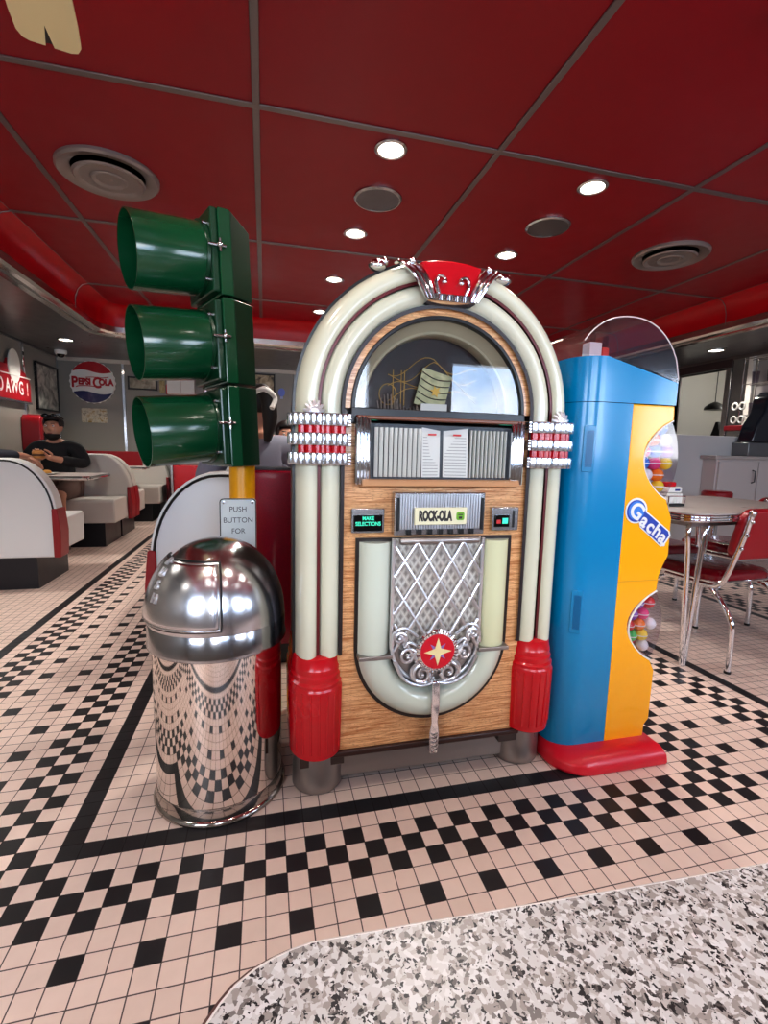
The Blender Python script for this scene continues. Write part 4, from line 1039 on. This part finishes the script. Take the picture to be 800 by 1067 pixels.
def seated(label, loc, face, headturn, elbows, wrists, handdirs, top, bottom, shirt_name='hoodie', hair=None, lean=0.0, beard=False, glasses=False, group=None, longhair=False, scale=1.0):
    """seated person; local +y is where the person faces, the seat is at z=.47"""
    t = thing('person', label, 'person', loc, face, group)
    J = {}; E = []
    def j(k, *v): J[k] = v
    j('pelvis', 0, .0, .56, .125, .105); j('waist', 0, .01 + lean * .3, .70, .125, .095); j('chest', 0, .02 + lean * .7, .86, .145, .10); j('collar', 0, .02 + lean, .985, .085, .07)
    j('neck', 0, .035 + lean, 1.035, .05); j('jaw', headturn * .01, .075 + lean * 1.15, 1.085, .058, .06); j('skull', 0, .055 + lean * 1.2, 1.165, .079, .092); j('crown', 0, .045 + lean * 1.2, 1.225, .058, .07)
    j('nose', headturn * .02, .155 + lean * 1.15, 1.14, .012)
    E += [('pelvis', 'waist'), ('waist', 'chest'), ('chest', 'collar'), ('collar', 'neck'), ('neck', 'jaw'), ('jaw', 'skull'), ('skull', 'crown'), ('skull', 'nose')]
    for s, nm in ((-1, 'l'), (1, 'r')):
        j('ear' + nm, s * .085, .05 + lean * 1.2, 1.145, .012, .02); E.append(('skull', 'ear' + nm))
        j('sh' + nm, s * .175, .01 + lean, .955, .062); j('el' + nm, *elbows[nm], .046); j('wr' + nm, *wrists[nm], .030)
        E += [('collar', 'sh' + nm), ('sh' + nm, 'el' + nm), ('el' + nm, 'wr' + nm)]
        hand_joints(J, E, 'h' + nm, 'wr' + nm, *handdirs[nm])
        j('hip' + nm, s * .09, .05, .55, .09); j('kn' + nm, s * .13, .43, .53, .062); j('an' + nm, s * .13, .40, .12, .042); j('toe' + nm, s * .14, .53, .06, .036)
        E += [('pelvis', 'hip' + nm), ('hip' + nm, 'kn' + nm), ('kn' + nm, 'an' + nm), ('an' + nm, 'toe' + nm)]
    body = skinned('body', J, E, skin, t)
    # clothing: the same bones, a little fuller
    K = {k: (*J[k][:3], *[r * 1.13 + .008 for r in J[k][3:]]) for k in ('pelvis', 'waist', 'chest', 'collar', 'shl', 'shr', 'ell', 'elr')}
    KE = [('pelvis', 'waist'), ('waist', 'chest'), ('chest', 'collar'), ('collar', 'shl'), ('collar', 'shr'), ('shl', 'ell'), ('shr', 'elr')]
    for nm in 'lr':
        e, w = Vector(J['el' + nm][:3]), Vector(J['wr' + nm][:3]); p = e.lerp(w, .86); K['cuff' + nm] = (*p, .043); KE.append(('el' + nm, 'cuff' + nm))
    skinned(shirt_name, K, KE, top, t)
    K = {k: (*J[k][:3], *[r * 1.1 + .008 for r in J[k][3:]]) for k in ('pelvis', 'hipl', 'hipr', 'knl', 'knr')}
    skinned('shorts', K, [('pelvis', 'hipl'), ('pelvis', 'hipr'), ('hipl', 'knl'), ('hipr', 'knr')], bottom, t)
    for s in (-1, 1):
        MB().prism(rrect(-.045 + s * .14, .045 + s * .14, .34, .60, .04), 0, .09, 'z').build('shoe', black, t, bevel=.015)
    hy = .05 + lean * 1.2
    b = MB(); b.ball((0, hy - .012, 1.192), .095, 20, 14, (.92, 1.03, .93))
    geom = [v for v in b.b.verts if v.co.y > hy + .052 and v.co.z < 1.215 or v.co.z < 1.135]
    bmesh.ops.delete(b.b, geom=geom, context='VERTS')
    ho = b.build('hair', hairm, t); sm = ho.modifiers.new('solid', 'SOLIDIFY'); sm.thickness = .012
    for s in (-1, 1):
        MB().ball((s * .031, hy + .088, 1.165), .0095, 12, 8).build('eye', white, t)
        MB().ball((s * .031, hy + .0945, 1.165), .005, 10, 6).build('pupil', inkdark, t)
        MB().box(s * .031 - .017, s * .031 + .017, hy + .088, hy + .097, 1.185, 1.191).build('eyebrow', hairm, t, bevel=.002)
    MB().ball((0, hy + .085 + .005, 1.095), .017, 14, 8, (1.3, .5, .35)).build('mouth', mat('lips', (150, 80, 74), .5), t)
    if beard:
        b = MB(); b.ball((0, hy + .032, 1.09), .073, 18, 12, (.95, 1.02, .85))
        bmesh.ops.delete(b.b, geom=[v for v in b.b.verts if v.co.z > 1.105 or v.co.y < hy - .01], context='VERTS'); b.build('beard', hairm, t)
    if glasses:
        b = MB()
        for s in (-1, 1): b.ball((s * .035, hy + .078, 1.262), .026, 14, 8, (1.1, .35, .75))
        b.tube([(-.085, hy - .02, 1.235), (-.075, hy + .06, 1.262), (.075, hy + .06, 1.262), (.085, hy - .02, 1.235)], .004, 6)
        b.build('sunglasses', blackgloss, t)
    if longhair:
        b = MB(); b.tube(bez([(.02, hy - .085, 1.24), (.05, hy - .13, 1.2), (.06, hy - .125, 1.1), (.045, hy - .11, 1.0)], 6), [.036] * 12 + [.034, .032, .03, .026, .022, .018, .014], 12).build('ponytail', hairm, t)
        b = MB(); b.tube(bez([(-.01, hy - .15, 1.22), (.04, hy - .185, 1.235), (.085, hy - .16, 1.2), (.07, hy - .185, 1.15)], 6), .012, 8).build('hair_clip', white, t)
    t.scale = (scale,) * 3
    return t
man = seated('bearded man in a black hoodie, sunglasses on his head, eating at the left booth', (-1.47, 4.22, 0), PI, 0,
             {'l': (-.27, .10, .80), 'r': (.27, .10, .80)}, {'l': (-.09, .36, .86), 'r': (.09, .36, .86)}, {'l': ((.55, .55, .25), (.6, .1, .5)), 'r': ((-.55, .55, .25), (-.6, .1, .5))}, hoodie, shorts, lean=.04, beard=True, glasses=True)
bg = thing('burger', 'burger held in both hands by the man in the black hoodie', 'burger', (-1.47, 3.77, .90))
MB().ball((0, 0, .012), .05, 20, 10, (1, 1, .6)).build('bun', mat('bun', (190, 130, 70), .5), bg)
MB().lathe([(0, -.015), (.05, -.015), (.053, -.006), (.05, .004), (0, .004)], 20).build('patty', mat('patty', (80, 50, 34), .7), bg)
MB().lathe([(0, -.034), (.044, -.034), (.05, -.022), (.05, -.014), (0, -.014)], 20).build('lower_bun', mat('bun2', (190, 130, 70), .5), bg)
seated('diner at left edge, only a charcoal sleeve and hand reaching over the booth table', (-1.78, 2.83, 0), -.18, 0,
       {'l': (-.26, .12, .80), 'r': (.22, .22, .90)}, {'l': (-.12, .36, .80), 'r': (.33, .50, .90)}, {'l': ((.3, .8, 0), (0, 0, -1)), 'r': ((.35, .8, -.55), (0, -.3, -1))}, darkcloth, shorts, 'sweater', lean=.03)
seated('diner in a grey-blue shirt seen from behind with dark tied-up hair and white clip', (.475, 1.33, 0), -.05, 0,
       {'l': (-.28, .12, .78), 'r': (.28, .12, .78)}, {'l': (-.12, .38, .78), 'r': (.12, .38, .78)}, {'l': ((.3, .8, 0), (0, 0, -1)), 'r': ((-.3, .8, 0), (0, 0, -1))}, greycloth, shorts, 'shirt', longhair=True, scale=1.04)
seated('dark-haired diner facing us, half hidden behind the jukebox edge', (.655, 2.60, 0), PI + .1, 0,
       {'l': (-.26, .14, .78), 'r': (.26, .14, .78)}, {'l': (-.10, .38, .78), 'r': (.10, .38, .78)}, {'l': ((.3, .8, 0), (0, 0, -1)), 'r': ((-.3, .8, 0), (0, 0, -1))}, greycloth, shorts, 'shirt', lean=.06, scale=.95)

# ------------------------------------------------------------------ wall decoration, left and back
def wallframe(name, label, cat, plane, u0, u1, z0, z1, art, fw=.02, frame=None):
    t = thing(name, label, cat, (0, 0, 0)); frame = frame or black
    R_ = lambda a0, a1, c0, c1: [(a0, c0), (a1, c0), (a1, c1), (a0, c1)]
    if plane == 'left':
        t.location = (XL, (u0 + u1) / 2, (z0 + z1) / 2); h, w_ = (z1 - z0) / 2, (u1 - u0) / 2
        MB().prism(R_(-w_, w_, -h, h), .0, .018, 'x').build('picture', art, t, smooth=False)
        b = MB(); b.box(.0, .03, -w_, w_, h - fw, h).box(0, .03, -w_, w_, -h, -h + fw).box(0, .03, -w_, -w_ + fw, -h, h).box(0, .03, w_ - fw, w_, -h, h)
    else:
        t.location = ((u0 + u1) / 2, YB, (z0 + z1) / 2); h, w_ = (z1 - z0) / 2, (u1 - u0) / 2
        MB().prism(R_(-w_, w_, -h, h), -.018, 0).build('picture', art, t, smooth=False)
        b = MB(); b.box(-w_, w_, -.03, 0, h - fw, h).box(-w_, w_, -.03, 0, -h, -h + fw).box(-w_, -w_ + fw, -.03, 0, -h, h).box(w_ - fw, w_, -.03, 0, -h, h)
    b.build('frame', frame, t, bevel=.003)
    return t
wallframe('framed_poster', 'framed faded grey poster on the left wall by the corner', 'picture', 'left', 5.5, 6.13, 1.4, 1.97, poster_grey, .022)
ps = thing('bottle_cap_sign', 'round red, white and navy soda cap sign on the back wall', 'sign', (-1.73, YB, 1.825))
R0 = .275
rim_ = [((R0 + .006 * math.cos(k * PI)) * math.cos(2 * PI * k / 48), (R0 + .006 * math.cos(k * PI)) * math.sin(2 * PI * k / 48)) for k in range(48)]
MB().prism(rim_, -.035, 0).build('disc', white, ps, smooth=False)
def seg_poly(f, up):
    a = [(R0 * .985 * math.cos(t), R0 * .985 * math.sin(t)) for t in [math.asin(f) + (PI - 2 * math.asin(f)) * k / 20 for k in range(21)]]
    x0 = a[0][0]; wv_ = [(-x0 + 2 * x0 * k / 14, R0 * f + .02 * math.sin(PI * 2 * k / 14) * 1) for k in range(15)]
    p = a + wv_[1:-1]
    return p if up else [(-x, -z) for x, z in p]
MB().prism(seg_poly(.50, True), -.038, -.035).build('red_field', pepred, ps, smooth=False)
MB().prism(seg_poly(.50, False), -.038, -.035).build('navy_field', pepblue, ps, smooth=False)
for wd, u, sz, z_ in (('P', -.215, .19, -.012), ('EPSI', -.095, .112, .0), ('C', .055, .19, -.012), ('OLA', .165, .112, .0)):
    text('sign_lettering', wd, sz, pepred, ps, (u, -.0375, z_), (PI / 2, 0, 0), .0012, .78, .007)
b = MB(); b.tube(bez([(-.20, -.038, -.07), (-.16, -.038, -.055), (-.05, -.038, -.05), (.06, -.038, -.06)], 8), .006, 6); b.tube(bez([(-.08, -.038, .058), (0, -.038, .065), (.12, -.038, .06), (.2, -.038, .075)], 8), .005, 6)
b.build('lettering_swash', pepred, ps)
tag(MB().prism(rrect(-.155, .155, -.095, .095, .015), -.015, 0).build('tin_plaque', plaque_m, None, (-1.735, YB + .004, 1.385), smooth=False), 'small cream tin plaque under the round soda sign', 'plaque')
wallframe('framed_picture', 'small wide framed picture on the back wall between the signal visors', 'picture', 'back', -1.3, -.93, 1.755, 1.93, speckle('grey_panel_print', [(110, 104, 92), (160, 152, 134), (196, 188, 170)], 10), .02)
tag(MB().box(-.035, .035, -.012, 0, -.1, .1).build('wall_card', yellowpic, None, (-.87, YB + .004, 1.83), smooth=False), 'narrow yellowed card on the back wall right of the framed panel', 'card')
wb = thing('wall_cabinet', 'grey-white wall cabinet behind the traffic signal', 'cabinet', (-.6, YB, 1.83))
MB().box(-.19, .17, -.12, 0, -.12, .12).build('carcass', offwhite, wb, bevel=.004)
for x in (-.10, .08): MB().box(x - .085, x + .085, -.128, -.12, -.11, .11).build('door', white, wb, bevel=.003)
tag(MB().box(-.025, .025, -.05, 0, -.07, .06).build('fire_call_box', redp, None, (-.79, YB + .004, 1.78), bevel=.004), 'small red wall box beside the grey-white wall cabinet', 'box')
wallframe('framed_print', 'tan framed print on the back wall between signal and jukebox', 'picture', 'back', .24, .665, 1.72, 2.07, poster_tan, .02)
bs = thing('blue_sticker', 'small blue oval notice on the back wall left of the jukebox', 'sign', (.76, YB + .003, 1.80))
MB().prism(arc(0, .02, .05, 0, 360, 24, .06)[:-1], -.006, 0).build('notice', mat('notice_blue', (110, 130, 220), .4), bs, smooth=False)
MB().box(-.02, .02, -.005, 0, -.075, -.04).build('tab', mat('notice_pale', (170, 180, 226), .4), bs, smooth=False)
tag(MB().box(-1.9, -1.12, -.03, 0, -.1, .1).build('wall_cushion', redv, None, (.0, 6.04, .81), bevel=.01), 'long red vinyl cushion strip along the back wall over the far booth bench', 'cushion')
rc = thing('red_cabinet', 'red panel-fronted cabinet standing far back beside the aisle', 'cabinet', (-.5, YB - .3, 0))
MB().box(-.17, .2, -.25, .28, 0, .74).build('carcass', redp, rc, bevel=.006)
MB().box(-.2, -.17, -.27, .28, 0, .78).build('corner_post', steel, rc, bevel=.004)
# vintage sign on the left wall
vs_ = thing('vintage_sign', 'red vintage shop sign with white lettering on the left wall', 'sign', (XL, 4.85, 1.62))
MB().prism([(-.55, -.16), (.44, -.16), (.44, .06), (.40, .10), (-.55, .10)], 0, .04, 'x').build('board', pepred, vs_, bevel=.004)
MB().prism([(-.5, .10), (.38, .10), (.36, .15), (.26, .19), (.24, .27), (.0, .27), (-.05, .2), (-.4, .2)], 0, .035, 'x').build('upper_board', pepred, vs_, bevel=.004)
MB().prism(arc(.09, .2, .13, 0, 360, 28, .18)[:-1], .035, .045, 'x').build('medallion', white, vs_, smooth=False)
MB().box(0, .05, -.55, .44, -.185, -.16).build('lower_edge', chrome, vs_, bevel=.003)
MB().tube([(.042, -.5, .10), (.042, .43, .10)], .008, 8).build('scroll_line', white, vs_)
for k, chx in enumerate('DAWG!'):
    text('sign_lettering', chx, .20, white, vs_, (.042, -.22 + k * .145, -.03), (PI / 2, 0, PI / 2), .001, .72, .004)
rb = thing('retro_wall_unit', 'red rounded retro unit with chrome front on the left wall behind the man', 'wall unit', (XL, 5.3, 1.12))
MB().prism(rrect(-.22, .22, -.26, .2, .09), 0, .2, 'x').build('casing', redv, rb, bevel=.015)
MB().box(.195, .21, -.15, .12, -.22, .10).build('recess', black, rb)
MB().lathe([(0, -.2), (.035, -.2), (.04, .08), (0, .09)], 18, .215, .08).build('cylinder', steel, rb)

# ------------------------------------------------------------------ right side: table, chairs, counter
dt = thing('dining_table', 'grey laminate diner table with chrome ribbed edge and chrome legs', 'table', (2.36, .50, 0), math.radians(6))
def rr4(r=.09): return rrect(0, 1.08, 0, .75, r, 6)
MB().prism(rr4(), .74, .762, 'z').build('tabletop', mat('grey_laminate', (176, 168, 164), .3), dt, smooth=False)
b = MB()
for z in (.728, .739, .750): b.tube([(x, y, z) for x, y in rr4()], .0065, 8, closed=True)
b.build('edge_band', chrome, dt)
MB().box(.09, .99, .09, .66, .69, .735).build('apron', dsteel, dt)
for x, y, dx, dy in ((.14, .10, 1, 1), (.94, .10, -1, 1), (.14, .65, 1, -1), (.94, .65, -1, -1)):
    for du, dv in ((-.055, .0), (.055, .0)):
        b = MB(); b.tube(bez([(x + du * dx + dx * .09, y + .03 * dy, .70), (x + du, y, .68), (x + du * .7, y, .5), (x + du * .18, y, .03), (x + du * .16, y, .0)], 6), .0125, 10)
        b.build('leg', chrome, dt)
def chair(label, loc, rz):
    """diner chair, faces local +y"""
    t = thing('diner_chair', label, 'chair', loc, rz, 'red vinyl diner chairs')
    def seatpts(g): return rrect(-.215 + g, .215 - g, -.0 + g, .43 - g, .09, 6)
    b = MB(); R = [[b.v((x, y, z)) for x, y in seatpts(g)] for g, z in ((.012, .405), (.0, .415), (.0, .44), (.012, .455), (.05, .464))]
    for A, B in zip(R, R[1:]):
        for k in range(len(A)): b.f([A[k], A[(k + 1) % len(A)], B[(k + 1) % len(A)], B[k]])
    b.f(R[0]); b.f(R[-1]); st_ = b.build('seat', mat('seat_shaded_red', (116, 10, 24), .26, coat=.2), t)  # seat red deepened to stand in for the shade under the table
    b = MB(); b.tube([(x, y, .412) for x, y in seatpts(-.002)], .006, 8, closed=True); b.build('seat_band', chrome, st_)
    mb = MB(); mb.mx = Matrix.Translation((0, -.075, .66)) @ Matrix.Rotation(math.radians(13), 4, 'X')
    mb.prism(rrect(-.21, .21, -.125, .125, .06, 6), -.02, .022); bk = mb.build('backrest', redv, t, bevel=.012, bseg=3)
    for s in (-1, 1):
        b = MB(); b.tube(bez([(s * .195, -.128, .765), (s * .195, -.10, .64), (s * .195, -.045, .46), (s * .19, .0, .395), (s * .18, .10, .385), (s * .18, .3, .385)], 6), .0125, 10); po = b.build('back_post', chrome, t)
        b = MB()
        b.ball((s * .195, -.130, .768), .017, 12, 8)
        for z, y in ((.73, -.138), (.665, -.122), (.60, -.102)): b.ball((s * .2, y, z), .009, 10, 6)
        b.build('post_cap', steel, po)
        b = MB(); b.tube(bez([(s * .17, .14, .395), (s * .18, .02, .36), (s * .2, -.09, .26), (s * .2, -.105, .16), (s * .2, -.105, 0)], 6), .0125, 10); lg = b.build('leg', chrome, t)
        MB().lathe([(0, 0), (.015, 0), (.015, .012), (0, .012)], 12, s * .2, -.105).build('leg_cap', black, lg)
        b = MB(); b.tube(bez([(s * .17, .2, .395), (s * .18, .32, .36), (s * .2, .39, .25), (s * .2, .40, .15), (s * .2, .40, 0)], 6), .0125, 10); lg = b.build('leg', chrome, t)
        MB().lathe([(0, 0), (.015, 0), (.015, .012), (0, .012)], 12, s * .2, .40).build('leg_cap', black, lg)
    return t
ch0 = chair('nearest red vinyl diner chair tucked under the table, back toward us', (2.82, .61, 0), math.radians(3))
dup(ch0, (3.0, 1.62, 0), PI, 'red vinyl diner chair on the far side of the table, facing us')
dup(ch0, (3.56, 1.12, 0), math.radians(4), 'red vinyl diner chair at the right edge, behind the nearest one')
# caddy on the table
cd_ = thing('condiment_caddy', 'small wire caddy of jam packets on the near corner of the diner table', 'caddy', (2.53, .82, .764))
MB().box(-.05, .05, -.035, .035, 0, .012).build('tray', black, cd_, bevel=.003)
b = MB()
for sx_ in (-1, 1):
    for sy_ in (-1, 1): b.tube([(sx_ * .05, sy_ * .035, 0), (sx_ * .05, sy_ * .035, .05)], .003, 6)
b.tube([(-.05, -.035, .05), (.05, -.035, .05), (.05, .035, .05), (-.05, .035, .05)], .003, 6, closed=True); b.build('rack', chrome, cd_)
for k in range(5):
    o = MB().box(-.008, .008, -.025, .025, 0, .05).build('sugar_packet', white if k != 2 else paper, None, (2.53 - .036 + .018 * k, .82, .777), bevel=.002)
    tag(o, 'white paper packet standing in the condiment caddy on the diner table', 'packet', 'paper packets in the caddy')
mk = thing('napkin_pack', 'red, white and blue packet on top of the condiment caddy', 'packet', (2.53, .83, .83))
MB().box(-.045, .045, -.028, .028, 0, .03).build('wrapper', white, mk, bevel=.006); MB().box(-.04, .01, -.025, .025, .03, .055).build('lid', redp, mk, bevel=.006)
MB().box(.0, .03, -.0295, -.028, .01, .02).build('print', blue_p, mk, smooth=False)
# half wall, counter, stool
struct(MB().prism(rrect(3.7, 5.06, -.2, 1.225, .03), 2.6, 2.7).build('wall_partition', mat('white_partition', (206, 204, 202), .35), bevel=.006))
ct = thing('counter_cabinet', 'grey-white counter cabinet in front of the white half wall', 'cabinet', (4.64, 2.45, 0))
MB().box(0, .955, 0, .15, 0, 1.0).build('carcass', offwhite, ct, bevel=.004)
for x in (.02, .5): 
    d_ = MB().box(x, x + .465, -.018, 0, .08, .98).build('door', offwhite, ct, bevel=.004)
    MB().tube([(x + .40, -.02, .78), (x + .40, -.05, .79), (x + .40, -.05, .89), (x + .40, -.02, .90)], .006, 8).build('handle', black, d_)
tag(MB().prism(rrect(4.60, 5.598, 2.42, 2.6, .012), 1.0, 1.035, 'z').build('worktop', mat('worktop_grey', (188, 178, 172), .35), bevel=.006), 'pale worktop on the counter cabinet at the right', 'worktop')
stl = thing('bar_stool', 'red-seated round stool in front of the counter cabinet', 'stool', (4.17, 2.0, 0))
MB().lathe([(0, .62), (.10, .62), (.112, .635), (.112, .725), (.095, .74), (0, .74)], 32).build('seat', redv, stl); MB().lathe([(.1125, .625), (.117, .63), (.117, .642), (.1125, .646)], 32).build('seat_band', chrome, stl)
MB().lathe([(.2, 0), (.2, .012), (.04, .04), (.03, .06), (.03, .63), (0, .63)], 24).build('stem', chrome, stl)
mc = thing('coffee_machine', 'dark hooded machine on a grey base standing on the right worktop', 'machine', (5.17, 2.51, 1.035))
MB().box(-.2, .30, -.085, .085, .0, .13).build('base', mat('machine_grey', (120, 122, 124), .3, .5), mc, bevel=.008)
b = MB(); b.prism([(-.17, .13), (.28, .13), (.28, .62), (.06, .62), (-.02, .56), (-.04, .42), (-.12, .30)], -.08, .08); b.build('hood', mat('machine_dark', (30, 34, 44), .15, coat=.4), mc, bevel=.02, bseg=3)
rk = thing('wall_shelf', 'wire wall shelf with glasses on the right wall beyond the coffee machine', 'shelf', (XR, 2.62, 1.46))
b = MB()
for z in (0, .32, .58):
    for x in (-.02, -.1, -.2): b.tube([(x, -.3, z), (x, .3, z)], .005, 6)
for y in (-.3, 0, .3):
    for x in (-.02, -.2): b.tube([(x, y, -.02), (x, y, .6)], .006, 6)
b.build('rack', steel, rk)
MB().box(-.015, 0, -.3, .3, -.02, .6).build('back_plate', mat('shelf_back', (150, 146, 146), .4), rk)
for q in range(8):
    y = -.24 + (q % 4) * .16; z = 1.466 + (q // 4) * .32
    o = MB().lathe([(0, 0), (.028, 0), (.036, .13), (.034, .13), (.026, .006), (0, .006)], 18).build('drinking_glass', clearp, None, (XR - .11, 2.62 + y, z))
    tag(o, 'clear drinking glass on the %s tier of the wall shelf' % ('lower' if q < 4 else 'upper'), 'glass', 'glasses on the wall shelf')
ws = thing('wire_sign', 'red and white scroll-shaped ornament hanging from the wall shelf', 'ornament', (XR - .22, 2.92, 1.42))
b = MB()
for s in (-1, 1):
    for cz in (0, .14): b.tube([(0, s * .04 + .03 * math.cos(t), cz + .035 * math.sin(t)) for t in [2 * PI * k / 14 for k in range(14)]], .009, 6, closed=True)
b.build('scroll', white, ws)
MB().box(-.01, .01, -.14, .14, -.12, -.06).build('plate', mat('ornament_red', (130, 30, 40), .4), ws, bevel=.01)
struct(MB().box(XR - .03, XR + .12, D0 - .07, D0, 0, DH + .0).build('trim_%d' % n, steel, bevel=.004)); n += 1
kl = bpy.data.lights.new('kitchen_fill', 'POINT'); kl.energy = 16; kl.color = (1, .96, .9); kl.shadow_soft_size = .1  # added fill light, unseen, brightens the room behind the doorway
ko = bpy.data.objects.new('kitchen_fill', kl); C.objects.link(ko); ko.location = (6.5, 3.3, 2.0)
# inside the kitchen doorway
lp_ = thing('pendant_lamp', 'dark pendant lamp hanging inside the kitchen doorway', 'lamp', (6.1, 3.85, 1.62))
MB().lathe([(.12, 0), (.11, .04), (.06, .08), (.02, .1), (0, .1)], 24).build('shade', black, lp_); MB().tube([(0, 0, .1), (0, 0, .68)], .006, 6).build('cord', black, lp_)
kb = thing('kitchen_trolley', 'dark trolley with bottles silhouette seen through the kitchen doorway', 'trolley', (6.1, 3.72, 0))
MB().box(-.16, .16, -.14, .14, 1.16, 1.2).build('shelf', steel, kb); MB().prism([(-.11, 1.2), (.11, 1.2), (.05, 1.36), (.02, 1.46), (-.02, 1.46), (-.05, 1.36)], -.09, .09, 'x').build('dispenser', black, kb, bevel=.01)
for x in (-.15, .15):
    for y in (-.13, .13): MB().tube([(x, y, 0), (x, y, 1.16)], .012, 8).build('leg', steel, kb)
tag(MB().box(-.005, 0, -.07, .07, -.13, .13).build('wall_notice', mat('notice_navy', (60, 64, 110), .5), None, (7.195, 4.42, 1.35), smooth=False), 'dark blue notice on the kitchen wall through the doorway', 'notice')
# ------------------------------------------------------------------ table in front of the viewer
gt = thing('granite_table', 'speckled granite tabletop with pale metal edge in the foreground', 'table', (0, 0, 0))
PO = [(1.75, -1.036), (1.75, -1.75), (.455, -1.75), (.459, -1.10), (.464, -1.045), (.4695, -1.02), (.4762, -1.0037), (.4816, -.9965), (.4876, -.9904), (.4962, -.9853), (.5054, -.9819), (.515, -.9797), (.5248, -.9785), (.5399, -.979), (.5655, -.9803), (.6198, -.9832), (.6796, -.9866), (.8141, -.993)]
PI_ = [(x + .0025, y - .0025) for x, y in PO]
MB().prism(PI_, .73, .76, 'z').build('tabletop', granite, gt, smooth=False)
b = MB(); b.tube([(x, y, .7588) for x, y in PI_], .0013, 6, closed=True); b.build('edge_bead', mat('pale_bead', (232, 226, 222), .3), gt)
MB().prism(PO, .722, .7575, 'z').build('edge_band', mat('edge_brown', (112, 88, 84), .3, .4), gt, smooth=False)
MB().lathe([(.28, 0), (.28, .015), (.05, .04), (.04, .06), (.04, .722), (0, .722)], 28, 1.1, -1.4).build('pedestal', steel, gt)

# ------------------------------------------------------------------ light and sky
wd = bpy.data.worlds.new('sky'); bpy.context.scene.world = wd; wd.use_nodes = True; g = NG(wd)
bgn = wd.node_tree.nodes['Background']; tc = g.n('ShaderNodeTexCoord')
nz = g.n('ShaderNodeTexNoise'); nz.inputs['Scale'].default_value = 5; nz.inputs['Detail'].default_value = 8; g.lk(tc.outputs['Generated'], nz.inputs['Vector'])
r = g.n('ShaderNodeValToRGB'); e = r.color_ramp.elements
e[0].position = .4; e[0].color = rgb(168, 196, 232); e[1].position = .6; e[1].color = rgb(250, 250, 252)
g.lk(nz.outputs['Fac'], r.inputs[0]); g.lk(r.outputs[0], bgn.inputs['Color']); bgn.inputs['Strength'].default_value = 18.0
for a, c in wins:
    l = bpy.data.lights.new('window_daylight', 'AREA'); l.shape = 'RECTANGLE'; l.size = c - a; l.size_y = WZ1 - WZ0
    l.cycles.is_portal = True
    o = bpy.data.objects.new('window_daylight', l); C.objects.link(o); o.location = ((a + c) / 2, YF - .12, (WZ0 + WZ1) / 2); o.rotation_euler = (PI / 2, 0, 0)
    l.energy = 1
# ------------------------------------------------------------------ camera
cam = bpy.data.cameras.new('camera'); co = bpy.data.objects.new('camera', cam); C.objects.link(co)
bpy.context.scene.camera = co
yaw, pit, rol = math.radians(14.093), math.radians(7.386), math.radians(1.358)
fwd = Vector((math.sin(yaw) * math.cos(pit), math.cos(yaw) * math.cos(pit), -math.sin(pit)))
rt = Vector((math.cos(yaw), -math.sin(yaw), 0)); up = rt.cross(fwd)
r2 = rt * math.cos(rol) + up * math.sin(rol); u2 = -rt * math.sin(rol) + up * math.cos(rol)
mx = Matrix((r2, u2, -fwd)).transposed().to_4x4(); mx.translation = Vector((.5053, -1.198, 1.0123)); co.matrix_world = mx
cam.sensor_fit = 'HORIZONTAL'; cam.sensor_width = 36; cam.lens = 36 * 498.7 / 800; cam.clip_start = .02
sc_ = bpy.context.scene
sc_.view_settings.view_transform = 'Standard'; sc_.view_settings.exposure = .03; sc_.view_settings.gamma = .90
sc_.cycles.use_denoising = True; sc_.cycles.max_bounces = 10; sc_.cycles.diffuse_bounces = 5; sc_.cycles.glossy_bounces = 5; sc_.cycles.transparent_max_bounces = 16
sc_.cycles.sample_clamp_indirect = 6; sc_.cycles.caustics_reflective = False; sc_.cycles.caustics_refractive = False
